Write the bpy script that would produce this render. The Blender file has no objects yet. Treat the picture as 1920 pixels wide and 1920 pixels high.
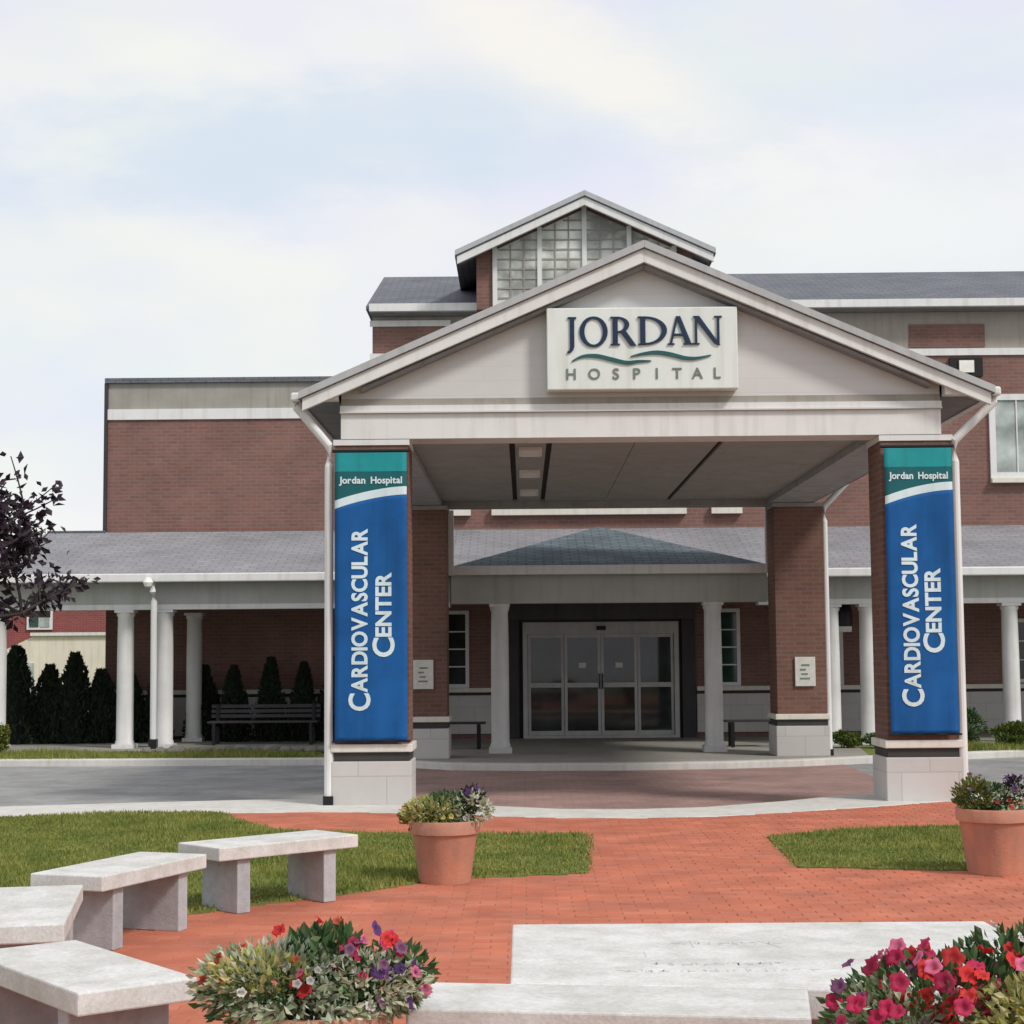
import bpy, bmesh, math, random
import numpy as np
from mathutils import Vector, Matrix

R = math.radians
sc = bpy.context.scene
COL = sc.collection
rnd = random.Random(7)

# ---------------------------------------------------------------- camera, world, sun, exposure
cam_d = bpy.data.cameras.new('camera'); cam = bpy.data.objects.new('camera', cam_d); COL.objects.link(cam)
cam_d.sensor_width = 36; cam_d.lens = 60; cam_d.clip_end = 3000
cam.matrix_world = (Matrix.Translation((0, 0, 1.6)) @ Matrix.Rotation(R(.36), 4, 'Z')
                    @ Matrix.Rotation(R(90) + math.atan(270/3200), 4, 'X') @ Matrix.Rotation(-R(.45), 4, 'Z'))
sc.camera = cam
sc.view_settings.view_transform = 'Standard'; sc.view_settings.look = 'None'
sc.view_settings.gamma = 1; sc.view_settings.exposure = 0.17; sc.view_settings.use_curve_mapping = False

w = bpy.data.worlds.new('World'); sc.world = w; w.use_nodes = True
nt = w.node_tree; N = nt.nodes; L = nt.links; N.clear()
wout = N.new('ShaderNodeOutputWorld'); bg = N.new('ShaderNodeBackground'); bg.inputs[1].default_value = 0.099
sky = N.new('ShaderNodeTexSky'); sky.sky_type = 'NISHITA'; sky.sun_disc = False
sky.sun_elevation = R(45); sky.sun_rotation = R(132)
tc = N.new('ShaderNodeTexCoord'); mp = N.new('ShaderNodeMapping'); mp.inputs['Scale'].default_value = (1, 1, 2.6)
n1 = N.new('ShaderNodeTexNoise'); n1.inputs['Scale'].default_value = 3.2; n1.inputs['Detail'].default_value = 8; n1.inputs['Roughness'].default_value = .5
n2 = N.new('ShaderNodeTexNoise'); n2.inputs['Scale'].default_value = 5.5; n2.inputs['Detail'].default_value = 3
cr1 = N.new('ShaderNodeValToRGB'); e = cr1.color_ramp.elements
e[0].position = .34; e[0].color = (7.35, 7.95, 8.5, 1); e[1].position = .64; e[1].color = (8.5, 8.6, 8.45, 1)
x = cr1.color_ramp.elements.new(.49); x.color = (8.0, 8.15, 8.45, 1)
cr2 = N.new('ShaderNodeValToRGB'); e = cr2.color_ramp.elements
e[0].position = .38; e[0].color = (.97, .95, 1.04, 1); e[1].position = .62; e[1].color = (1.03, 1.03, .97, 1)
mul = N.new('ShaderNodeMix'); mul.data_type = 'RGBA'; mul.blend_type = 'MULTIPLY'; mul.inputs[0].default_value = 1
mix = N.new('ShaderNodeMix'); mix.data_type = 'RGBA'; mix.inputs[0].default_value = .9
L.new(tc.outputs['Generated'], mp.inputs[0]); L.new(mp.outputs[0], n1.inputs[0]); L.new(mp.outputs[0], n2.inputs[0])
L.new(n1.outputs[0], cr1.inputs[0]); L.new(n2.outputs[0], cr2.inputs[0])
L.new(cr1.outputs[0], mul.inputs[6]); L.new(cr2.outputs[0], mul.inputs[7])

def patch(prev, cx, cz, rx, rz, col, amt, tilt=0.0):
    """a broad soft cloud or clear patch around one direction of the sky, its rim broken up by noise"""
    sp = N.new('ShaderNodeSeparateXYZ'); L.new(tc.outputs['Generated'], sp.inputs[0])
    def mth(op, a, b=None):
        m = N.new('ShaderNodeMath'); m.operation = op
        for i, v in enumerate((a, b)):
            if v is None: continue
            if isinstance(v, (int, float)): m.inputs[i].default_value = v
            else: L.new(v, m.inputs[i])
        return m.outputs[0]
    dx = mth('SUBTRACT', sp.outputs[0], cx); dz = mth('SUBTRACT', sp.outputs[2], cz); dz = mth('ADD', dz, mth('MULTIPLY', dx, tilt))
    q = mth('SQRT', mth('ADD', mth('POWER', mth('ABSOLUTE', mth('DIVIDE', dx, rx)), 2.0), mth('POWER', mth('ABSOLUTE', mth('DIVIDE', dz, rz)), 2.0)))
    nn = N.new('ShaderNodeTexNoise'); nn.inputs['Scale'].default_value = 11; nn.inputs['Detail'].default_value = 8; nn.inputs['Roughness'].default_value = .6; L.new(mp.outputs[0], nn.inputs[0])
    q = mth('ADD', q, mth('MULTIPLY', mth('SUBTRACT', nn.outputs[0], .5), 2.2))
    front = mth('GREATER_THAN', sp.outputs[1], 0.0)
    f = N.new('ShaderNodeMapRange'); f.interpolation_type = 'SMOOTHSTEP'; f.inputs[1].default_value = 1.25; f.inputs[2].default_value = .15; f.inputs[3].default_value = 0; f.inputs[4].default_value = amt
    L.new(q, f.inputs[0]); fac = mth('MULTIPLY', f.outputs[0], front)
    m = N.new('ShaderNodeMix'); m.data_type = 'RGBA'; L.new(fac, m.inputs[0]); L.new(prev, m.inputs[6]); m.inputs[7].default_value = (*col, 1)
    return m.outputs[2]
skyc = patch(mul.outputs[2], -.12, .29, .23, .04, (6.5, 7.4, 8.25), .85, -.12)
skyc = patch(skyc, .03, .335, .15, .035, (9.3, 8.95, 8.2), .9, .45)
skyc = patch(skyc, .22, .24, .16, .06, (8.9, 8.95, 8.7), .7)
skyc = patch(skyc, .20, .31, .05, .02, (7.3, 8.1, 8.4), .6, .3)
L.new(sky.outputs[0], mix.inputs[6]); L.new(skyc, mix.inputs[7])
L.new(mix.outputs[2], bg.inputs[0]); L.new(bg.outputs[0], wout.inputs[0])

sd = bpy.data.lights.new('sun', 'SUN'); sun = bpy.data.objects.new('sun', sd); COL.objects.link(sun)
sd.energy = 2.2; sd.angle = R(10); sd.color = (1, .96, .9)
sun.rotation_euler = Vector((-.55, .5, -.75)).to_track_quat('-Z', 'Y').to_euler()
sun.location = (8, -8, 14)

# ---------------------------------------------------------------- materials
def newmat(name, rough=.7, spec=.3):
    m = bpy.data.materials.new(name); m.use_nodes = True
    b = m.node_tree.nodes['Principled BSDF']; b.inputs['Roughness'].default_value = rough
    b.inputs['Specular IOR Level'].default_value = spec
    return m, m.node_tree.nodes, m.node_tree.links, b

def plain(name, col, rough=.7, var=.12, scale=3.0, bump=.0, bscale=40, spec=.3, dirt=None):
    """base colour with two scales of mottling and a fine relief"""
    m, n, l, b = newmat(name, rough, spec)
    t = n.new('ShaderNodeTexCoord')
    a = n.new('ShaderNodeTexNoise'); a.inputs['Scale'].default_value = scale; a.inputs['Detail'].default_value = 6; a.inputs['Roughness'].default_value = .65
    l.new(t.outputs['Object'], a.inputs[0])
    r = n.new('ShaderNodeValToRGB'); r.color_ramp.elements[0].position = .3; r.color_ramp.elements[1].position = .7
    r.color_ramp.elements[0].color = tuple(c*(1-var) for c in (dirt or col)) + (1,)
    r.color_ramp.elements[1].color = tuple(min(1, c*(1+var)) for c in col) + (1,)
    l.new(a.outputs[0], r.inputs[0])
    mpp = n.new('ShaderNodeMapping'); mpp.inputs['Scale'].default_value = (9, 9, .7); l.new(t.outputs['Object'], mpp.inputs[0])
    a2 = n.new('ShaderNodeTexNoise'); a2.inputs['Scale'].default_value = 1.0; a2.inputs['Detail'].default_value = 5; l.new(mpp.outputs[0], a2.inputs[0])
    r2 = n.new('ShaderNodeValToRGB'); r2.color_ramp.elements[0].position = .28; r2.color_ramp.elements[1].position = .5
    r2.color_ramp.elements[0].color = (.86, .85, .82, 1); r2.color_ramp.elements[1].color = (1, 1, 1, 1); l.new(a2.outputs[0], r2.inputs[0])
    ms = n.new('ShaderNodeMix'); ms.data_type = 'RGBA'; ms.blend_type = 'MULTIPLY'; ms.inputs[0].default_value = 1
    l.new(r.outputs[0], ms.inputs[6]); l.new(r2.outputs[0], ms.inputs[7]); l.new(ms.outputs[2], b.inputs['Base Color'])
    if bump:
        q = n.new('ShaderNodeTexNoise'); q.inputs['Scale'].default_value = bscale; q.inputs['Detail'].default_value = 4
        l.new(t.outputs['Object'], q.inputs[0])
        bp = n.new('ShaderNodeBump'); bp.inputs['Strength'].default_value = bump; bp.inputs['Distance'].default_value = .02
        l.new(q.outputs[0], bp.inputs['Height']); l.new(bp.outputs[0], b.inputs['Normal'])
    return m

def courses(name, c1, c2, mortar, bw, bh, gap, uv, rough=.85, bump=.5, var=.2, msm=.1, offset=.5):
    """brick / shingle / siding courses. uv: 'wall' -> (X+Y, Z), 'roof' -> (X, Z*k) given as number, 'floor' -> (X, Y)"""
    m, n, l, b = newmat(name, rough, .2)
    t = n.new('ShaderNodeTexCoord'); s = n.new('ShaderNodeSeparateXYZ'); c = n.new('ShaderNodeCombineXYZ')
    l.new(t.outputs['Object'], s.inputs[0])
    if uv == 'wall':
        ad = n.new('ShaderNodeMath'); l.new(s.outputs[0], ad.inputs[0]); l.new(s.outputs[1], ad.inputs[1])
        l.new(ad.outputs[0], c.inputs[0]); l.new(s.outputs[2], c.inputs[1])
    elif uv == 'floor':
        l.new(s.outputs[0], c.inputs[0]); l.new(s.outputs[1], c.inputs[1])
    else:
        ml = n.new('ShaderNodeMath'); ml.operation = 'MULTIPLY'; ml.inputs[1].default_value = uv
        l.new(s.outputs[2], ml.inputs[0]); l.new(s.outputs[0], c.inputs[0]); l.new(ml.outputs[0], c.inputs[1])
    k = n.new('ShaderNodeTexBrick'); l.new(c.outputs[0], k.inputs[0])
    k.inputs['Scale'].default_value = 1; k.inputs['Brick Width'].default_value = bw; k.inputs['Row Height'].default_value = bh
    k.inputs['Mortar Size'].default_value = gap; k.inputs['Mortar Smooth'].default_value = msm; k.offset = offset
    k.inputs['Color1'].default_value = (*c1, 1); k.inputs['Color2'].default_value = (*c2, 1); k.inputs['Mortar'].default_value = (*mortar, 1)
    a = n.new('ShaderNodeTexNoise'); a.inputs['Scale'].default_value = .9; a.inputs['Detail'].default_value = 7; a.inputs['Roughness'].default_value = .7
    l.new(t.outputs['Object'], a.inputs[0])
    r = n.new('ShaderNodeValToRGB'); r.color_ramp.elements[0].position = .3; r.color_ramp.elements[1].position = .72
    r.color_ramp.elements[0].color = (1-var,)*3 + (1,); r.color_ramp.elements[1].color = (1+var, 1+var*.9, 1+var*.9, 1)
    l.new(a.outputs[0], r.inputs[0])
    mx = n.new('ShaderNodeMix'); mx.data_type = 'RGBA'; mx.blend_type = 'MULTIPLY'; mx.inputs[0].default_value = 1
    l.new(k.outputs[0], mx.inputs[6]); l.new(r.outputs[0], mx.inputs[7]); l.new(mx.outputs[2], b.inputs['Base Color'])
    bp = n.new('ShaderNodeBump'); bp.inputs['Strength'].default_value = bump; bp.inputs['Distance'].default_value = .01; bp.invert = True
    l.new(k.outputs[1], bp.inputs['Height']); l.new(bp.outputs[0], b.inputs['Normal'])
    return m

def pieces(name, cols, rough=.8, bump=.3, trans=0.0, spec=.3):
    """one colour per loose piece (leaf, brick, blade) picked from a ramp"""
    m, n, l, b = newmat(name, rough, spec)
    g = n.new('ShaderNodeNewGeometry'); o = n.new('ShaderNodeObjectInfo'); ad = n.new('ShaderNodeMath'); fr = n.new('ShaderNodeMath'); fr.operation = 'FRACT'
    l.new(g.outputs['Random Per Island'], ad.inputs[0]); l.new(o.outputs['Random'], ad.inputs[1]); l.new(ad.outputs[0], fr.inputs[0])
    r = n.new('ShaderNodeValToRGB'); cr = r.color_ramp
    for i, c in enumerate(cols):
        p = i/max(1, len(cols)-1)
        el = cr.elements[0] if i == 0 else (cr.elements[1] if i == 1 else cr.elements.new(p))
        if i == 1 and len(cols) > 2: el.position = p
        el.color = (*c, 1)
    l.new(fr.outputs[0], r.inputs[0])
    t = n.new('ShaderNodeTexCoord'); a = n.new('ShaderNodeTexNoise'); a.inputs['Scale'].default_value = 2.2; a.inputs['Detail'].default_value = 4
    l.new(t.outputs['Object'], a.inputs[0])
    r2 = n.new('ShaderNodeValToRGB'); r2.color_ramp.elements[0].position = .3; r2.color_ramp.elements[1].position = .7
    r2.color_ramp.elements[0].color = (.80, .80, .82, 1); r2.color_ramp.elements[1].color = (1.18, 1.14, 1.1, 1); l.new(a.outputs[0], r2.inputs[0])
    mx = n.new('ShaderNodeMix'); mx.data_type = 'RGBA'; mx.blend_type = 'MULTIPLY'; mx.inputs[0].default_value = 1
    l.new(r.outputs[0], mx.inputs[6]); l.new(r2.outputs[0], mx.inputs[7]); l.new(mx.outputs[2], b.inputs['Base Color'])
    if trans:
        tr = n.new('ShaderNodeBsdfTranslucent'); ms = n.new('ShaderNodeMixShader'); ms.inputs[0].default_value = trans
        l.new(mx.outputs[2], tr.inputs[0]); l.new(b.outputs[0], ms.inputs[1]); l.new(tr.outputs[0], ms.inputs[2])
        l.new(ms.outputs[0], n['Material Output'].inputs[0])
    if bump:
        q = n.new('ShaderNodeTexNoise'); q.inputs['Scale'].default_value = 60; l.new(t.outputs['Object'], q.inputs[0])
        bp = n.new('ShaderNodeBump'); bp.inputs['Strength'].default_value = bump; bp.inputs['Distance'].default_value = .01
        l.new(q.outputs[0], bp.inputs['Height']); l.new(bp.outputs[0], b.inputs['Normal'])
    return m

def stone_mat(name, c):
    m, n, l, b = newmat(name, .65, .3)
    t = n.new('ShaderNodeTexCoord'); prev = None
    for sc_, lo, hi, p0, p1 in ((60, .86, 1.06, .35, .65), (3.2, .84, 1.05, .36, .6), (9, .93, 1.03, .4, .6)):
        a = n.new('ShaderNodeTexNoise'); a.inputs['Scale'].default_value = sc_; a.inputs['Detail'].default_value = 6; a.inputs['Roughness'].default_value = .7; l.new(t.outputs['Object'], a.inputs[0])
        r = n.new('ShaderNodeValToRGB'); r.color_ramp.elements[0].position = p0; r.color_ramp.elements[1].position = p1
        r.color_ramp.elements[0].color = (lo, lo*.99, lo*.96, 1); r.color_ramp.elements[1].color = (hi, hi, hi, 1); l.new(a.outputs[0], r.inputs[0])
        mx = n.new('ShaderNodeMix'); mx.data_type = 'RGBA'; mx.blend_type = 'MULTIPLY'; mx.inputs[0].default_value = 1
        if prev is None: mx.inputs[6].default_value = (*c, 1)
        else: l.new(prev, mx.inputs[6])
        l.new(r.outputs[0], mx.inputs[7]); prev = mx.outputs[2]
    l.new(prev, b.inputs['Base Color'])
    q = n.new('ShaderNodeTexNoise'); q.inputs['Scale'].default_value = 90; l.new(t.outputs['Object'], q.inputs[0])
    bp = n.new('ShaderNodeBump'); bp.inputs['Strength'].default_value = .15; bp.inputs['Distance'].default_value = .01; l.new(q.outputs[0], bp.inputs['Height']); l.new(bp.outputs[0], b.inputs['Normal'])
    return m

M = {}
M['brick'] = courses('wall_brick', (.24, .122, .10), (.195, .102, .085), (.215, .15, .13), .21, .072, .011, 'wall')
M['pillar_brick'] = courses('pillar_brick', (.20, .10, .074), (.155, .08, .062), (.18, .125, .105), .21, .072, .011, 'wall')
M['redbrick'] = courses('far_red_brick', (.28, .07, .07), (.22, .06, .06), (.26, .12, .11), .21, .072, .011, 'wall')
M['shingle'] = courses('grey_shingle', (.27, .27, .285), (.235, .235, .25), (.18, .18, .19), .3, .15, .012, 3.6, bump=.4)
M['shingle_blue'] = courses('blue_grey_shingle', (.15, .19, .21), (.11, .145, .16), (.07, .09, .10), .3, .13, .014, 3.6, bump=.5, var=.3)
M['shingle_dark'] = courses('slate_shingle', (.155, .165, .185), (.13, .14, .16), (.09, .10, .11), .3, .15, .012, 2.6, bump=.4)
M['siding'] = courses('gable_siding', (.60, .595, .59), (.60, .595, .59), (.565, .56, .555), 6.0, .16, .004, 'wall', rough=.6, bump=.25, var=.05)
M['beige'] = plain('beige_render', (.35, .32, .28), .8, .1, 1.2, .15)
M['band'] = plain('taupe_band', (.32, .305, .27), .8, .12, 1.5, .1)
M['white'] = plain('white_paint', (.70, .70, .69), .5, .05, 2.0, .05, 30)
M['beampaint'] = plain('grey_green_paint', (.42, .43, .40), .6, .08, 1.6, .05, 30)
M['column'] = plain('column_paint', (.66, .655, .645), .45, .06, 3.0, .04, 30)
M['stone'] = courses('pale_stone_block', (.54, .52, .50), (.50, .48, .46), (.42, .40, .39), .62, .31, .006, 'wall', rough=.8, bump=.3, var=.08)
M['limestone'] = plain('limestone_band', (.68, .65, .58), .7, .06, 4, .1)
M['dripedge'] = plain('grey_drip_edge', (.42, .43, .44), .6, .08, 3)
M['darkline'] = plain('dark_joint_and_shade', (.05, .048, .045), .8)  # pillar joints, and the painted shade line under the sill course
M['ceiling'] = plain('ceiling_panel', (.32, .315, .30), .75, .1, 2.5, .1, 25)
M['ceilgap'] = plain('ceiling_seam', (.035, .035, .035), .8)
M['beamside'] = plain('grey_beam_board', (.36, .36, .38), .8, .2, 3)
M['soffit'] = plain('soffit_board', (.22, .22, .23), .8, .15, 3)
M['asphalt'] = plain('asphalt', (.285, .285, .28), .9, .26, 1.3, .5, 120)
M['kerb'] = plain('concrete_kerb', (.58, .565, .53), .85, .1, 2.5, .25, 60)
M['pave'] = plain('concrete_pavement', (.30, .285, .25), .85, .14, 1.4, .25, 60)
M['drive'] = courses('driveway_brick', (.37, .235, .205), (.31, .205, .185), (.26, .20, .18), .22, .11, .01, 'floor', bump=.4, var=.3)
M['soil'] = plain('dark_soil', (.045, .032, .024), .95, .3, 20, .6, 50)
M['sand'] = plain('joint_sand', (.36, .16, .105), .95, .2, 8)
M['turf'] = plain('turf_soil', (.15, .18, .05), .95, .3, 2.5, .4, 80)
M['earth'] = plain('rough_ground', (.10, .12, .05), .95, .3, .4, .4, 20)
M['paver'] = pieces('paver_brick', [(.42, .13, .075), (.45, .145, .085), (.43, .135, .078), (.475, .165, .10), (.41, .14, .09)], .85, .25)
M['blade'] = pieces('grass_blade', [(.17, .22, .045), (.23, .27, .06), (.29, .30, .09), (.14, .19, .04)], .7, 0, .25)
_r = [q for q in M['blade'].node_tree.nodes if q.bl_idname == 'ShaderNodeValToRGB'][1].color_ramp
_r.elements[0].color = (.60, .72, .6, 1); _r.elements[1].color = (1.35, 1.15, 1.2, 1)
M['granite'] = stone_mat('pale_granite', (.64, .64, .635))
M['granite_shaded'] = plain('granite_shaded', (.40, .41, .425), .7, .14, 18, .2, 90)  # darker, cooler granite: shade on the broad leg faces put into the colour
M['engrave'] = plain('engraved_line', (.50, .50, .49), .8)
M['terracotta'] = plain('terracotta', (.50, .215, .135), .85, .16, 3.5, .15, 40, dirt=(.42, .24, .18))
M['navy'] = plain('navy_paint', (.012, .03, .07), .5, .2, 8)
M['tealink'] = plain('dark_teal_paint', (.02, .10, .10), .5, .2, 5)
M['greyink'] = plain('grey_green_letter', (.17, .21, .19), .6)
M['signwhite'] = plain('sign_face', (.70, .74, .71), .45, .04, 2)
M['blue'] = plain('banner_blue', (.006, .09, .29), .8, .2, 2.2, .12, 8)
M['teal'] = plain('banner_teal', (.01, .26, .28), .55, .12, 3)
M['tealdark'] = plain('banner_dark_teal', (.006, .105, .12), .55, .12, 3)
M['bwhite'] = plain('banner_white', (.62, .74, .78), .55, .05, 3)
M['black'] = plain('black_metal', (.012, .012, .014), .5)
M['darkmetal'] = plain('charcoal_frame', (.045, .04, .045), .5, .15, 3)
M['doorframe'] = plain('door_aluminium', (.46, .45, .44), .4, .12, 3, spec=.5)
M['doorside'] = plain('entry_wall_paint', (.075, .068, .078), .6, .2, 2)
M['plaque'] = plain('plaque_face', (.62, .62, .56), .5, .1, 14)
M['dome'] = plain('dark_dome', (.025, .018, .03), .4)
M['diffuser'] = plain('white_diffuser', (.8, .78, .72), .4)
M['bark'] = plain('dark_bark', (.045, .035, .035), .9, .3, 12, .6, 30)
M['conifer'] = pieces('conifer_needles', [(.012, .022, .012), (.02, .034, .016), (.028, .045, .02), (.016, .02, .02)], .8, 0, .1)
M['conifercore'] = plain('conifer_core', (.008, .012, .008), .9)
M['purple'] = pieces('purple_leaf', [(.022, .012, .028), (.035, .018, .035), (.045, .03, .045), (.028, .02, .024)], .6, 0, .12)
M['bush'] = pieces('bush_leaf', [(.06, .11, .02), (.10, .16, .03), (.16, .19, .04), (.08, .12, .03)], .7, 0, .25)
M['yellowbush'] = pieces('yellow_green_leaf', [(.16, .18, .03), (.22, .24, .04), (.10, .13, .02), (.08, .05, .03)], .7, 0, .25)
M['greyleaf'] = pieces('grey_green_leaf', [(.36, .44, .29), (.50, .56, .42), (.24, .34, .18), (.68, .68, .56), (.18, .27, .12), (.58, .52, .38)], .7, 0, .25)
M['darkleaf'] = pieces('deep_green_leaf', [(.04, .10, .035), (.07, .15, .05), (.11, .20, .07), (.035, .07, .03), (.16, .20, .08)], .6, 0, .2)
M['limeleaf'] = pieces('yellow_green_foliage', [(.42, .43, .11), (.56, .52, .20), (.28, .33, .07), (.68, .62, .30), (.20, .24, .06)], .7, 0, .3)
M['stem'] = plain('green_stem', (.10, .14, .05), .7)
M['rock'] = plain('fieldstone', (.20, .19, .17), .9, .3, 6, .5, 20)
M['dust'] = plain('white_wall_far', (.74, .68, .58), .8, .08, 1)
def petal(name, c):
    m = pieces(name, [tuple(v*.6 for v in c), c, tuple(min(1, v*1.15+.02) for v in c)], .6, 0, .3)
    n = m.node_tree.nodes; l = m.node_tree.links; b = n['Principled BSDF']
    src = b.inputs['Base Color'].links[0].from_socket
    t = n.new('ShaderNodeTexCoord'); ln = n.new('ShaderNodeVectorMath'); ln.operation = 'LENGTH'; l.new(t.outputs['Object'], ln.inputs[0])
    r_ = n.new('ShaderNodeMapRange'); r_.inputs[1].default_value = .004; r_.inputs[2].default_value = .017; l.new(ln.outputs['Value'], r_.inputs[0])
    mx = n.new('ShaderNodeMix'); mx.data_type = 'RGBA'; mx.inputs[6].default_value = (*[v*.25+.02 for v in c], 1)
    l.new(r_.outputs[0], mx.inputs[0]); l.new(src, mx.inputs[7]); l.new(mx.outputs[2], b.inputs['Base Color'])
    return m
M['p_red'] = petal('red_petal', (.66, .03, .03)); M['p_crimson'] = petal('crimson_petal', (.56, .02, .10))
M['p_pink'] = petal('pink_petal', (.72, .16, .30)); M['p_purple'] = petal('purple_petal', (.10, .025, .16))
M['p_orange'] = petal('orange_petal', (.62, .09, .03)); M['p_white'] = petal('white_petal', (.75, .72, .70)); M['p_mauve'] = petal('mauve_petal', (.25, .09, .20))
M['p_yellow'] = petal('yellow_petal', (.66, .55, .12))
def glass(name, c, rough=.06):
    m, n, l, b = newmat(name, rough, .5); b.inputs['Base Color'].default_value = (*c, 1)
    t = n.new('ShaderNodeTexCoord'); a = n.new('ShaderNodeTexNoise'); a.inputs['Scale'].default_value = 1.7; a.inputs['Detail'].default_value = 3
    r = n.new('ShaderNodeValToRGB'); r.color_ramp.elements[0].position = .35; r.color_ramp.elements[1].position = .68
    r.color_ramp.elements[0].color = (*[v*.5 for v in c], 1); r.color_ramp.elements[1].color = (*[min(1, v*1.6) for v in c], 1)
    l.new(t.outputs['Object'], a.inputs[0]); l.new(a.outputs[0], r.inputs[0]); l.new(r.outputs[0], b.inputs['Base Color'])
    return m
M['glass'] = glass('dark_glass', (.025, .03, .03), .04); M['glassgreen'] = glass('green_glass', (.015, .04, .03))
M['glassgable'] = glass('grey_green_glass', (.52, .54, .50), .7); M['glasspale'] = glass('pale_blind_glass', (.34, .38, .36), .3)

# ---------------------------------------------------------------- mesh helpers
class MB:
    def __init__(s): s.v = []; s.f = []
    def prism(s, pts, vec):
        b = len(s.v); n = len(pts); vec = Vector(vec)
        for p in pts: s.v.append(tuple(p))
        for p in pts: s.v.append(tuple(Vector(p) + vec))
        s.f.append(tuple(range(b, b+n))); s.f.append(tuple(range(b+2*n-1, b+n-1, -1)))
        for i in range(n):
            j = (i+1) % n; s.f.append((b+i, b+n+i, b+n+j, b+j))
        return s
    def box(s, x0, x1, y0, y1, z0, z1):
        return s.prism([(x0, y0, z0), (x1, y0, z0), (x1, y1, z0), (x0, y1, z0)], (0, 0, z1-z0))
    def xz(s, pts, y0, y1):      # polygon in the facade plane
        return s.prism([(p[0], y0, p[1]) for p in pts], (0, y1-y0, 0))
    def xy(s, pts, z0, z1):
        return s.prism([(p[0], p[1], z0) for p in pts], (0, 0, z1-z0))
    def yz(s, pts, x0, x1):
        return s.prism([(x0, p[0], p[1]) for p in pts], (x1-x0, 0, 0))
    def tube(s, pts, r, n=8, rs=None):
        pts = [Vector(p) for p in pts]; b = len(s.v); m = len(pts)
        for i, p in enumerate(pts):
            d = (pts[min(i+1, m-1)] - pts[max(i-1, 0)]).normalized()
            u = d.orthogonal().normalized() if abs(d.z) < .99 else Vector((1, 0, 0)); v = d.cross(u).normalized(); u = v.cross(d)
            rr = rs[i] if rs else r
            for k in range(n):
                a = 2*math.pi*k/n + math.pi/n; s.v.append(tuple(p + (u*math.cos(a) + v*math.sin(a))*rr))
        for i in range(m-1):
            for k in range(n):
                k2 = (k+1) % n; s.f.append((b+i*n+k, b+i*n+k2, b+(i+1)*n+k2, b+(i+1)*n+k))
        s.f.append(tuple(b+k for k in range(n))[::-1]); s.f.append(tuple(b+(m-1)*n+k for k in range(n)))
        return s
    def lathe(s, prof, cx=0, cy=0, n=24, z=0):
        b = len(s.v); m = len(prof)
        for r, h in prof:
            for k in range(n):
                a = 2*math.pi*k/n; s.v.append((cx+r*math.cos(a), cy+r*math.sin(a), z+h))
        for i in range(m-1):
            for k in range(n):
                k2 = (k+1) % n; s.f.append((b+i*n+k, b+i*n+k2, b+(i+1)*n+k2, b+(i+1)*n+k))
        s.f.append(tuple(b+k for k in range(n))[::-1]); s.f.append(tuple(b+(m-1)*n+k for k in range(n)))
        return s
    def build(s, name, mat, parent=None, bevel=0, smooth=False, off=None):
        o3 = off or (wloc(parent) if parent else Vector((0, 0, 0)))
        me = bpy.data.meshes.new(name)
        me.from_pydata([(v[0]-o3[0], v[1]-o3[1], v[2]-o3[2]) for v in s.v], [], s.f)
        bm = bmesh.new(); bm.from_mesh(me); bmesh.ops.recalc_face_normals(bm, faces=bm.faces); bm.to_mesh(me); bm.free()
        me.materials.append(mat)
        if smooth: me.shade_smooth(); 
        o = bpy.data.objects.new(name, me); COL.objects.link(o); o.parent = parent
        if bevel:
            bv = o.modifiers.new('bevel', 'BEVEL'); bv.width = bevel; bv.segments = 2; bv.limit_method = 'ANGLE'
        if smooth:
            es = o.modifiers.new('edge', 'EDGE_SPLIT'); es.split_angle = R(40)
        return o

def wloc(o):
    v = Vector((0, 0, 0))
    while o is not None: v += o.location; o = o.parent
    return v

def tag(o, label=None, cat=None, group=None, kind=None):
    if label: o['label'] = label
    if cat: o['category'] = cat
    if group: o['group'] = group
    if kind: o['kind'] = kind
    return o

def thing(name, loc, label, cat, group=None, rz=0):
    o = bpy.data.objects.new(name, None); COL.objects.link(o); o.location = loc; o.rotation_euler = (0, 0, rz); o.empty_display_size = .2
    return tag(o, label, cat, group)

def copy_tree(o, parent=None):
    c = o.copy(); COL.objects.link(c); c.parent = parent
    for ch in [q for q in o.children]: copy_tree(ch, c)
    return c

def struct(o): o['kind'] = 'structure'; return o

def inside(p, poly):
    x, y = p; c = False; n = len(poly)
    for i in range(n):
        x1, y1 = poly[i]; x2, y2 = poly[i-1]
        if (y1 > y) != (y2 > y) and x < (x2-x1)*(y-y1)/(y2-y1)+x1: c = not c
    return c

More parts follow.
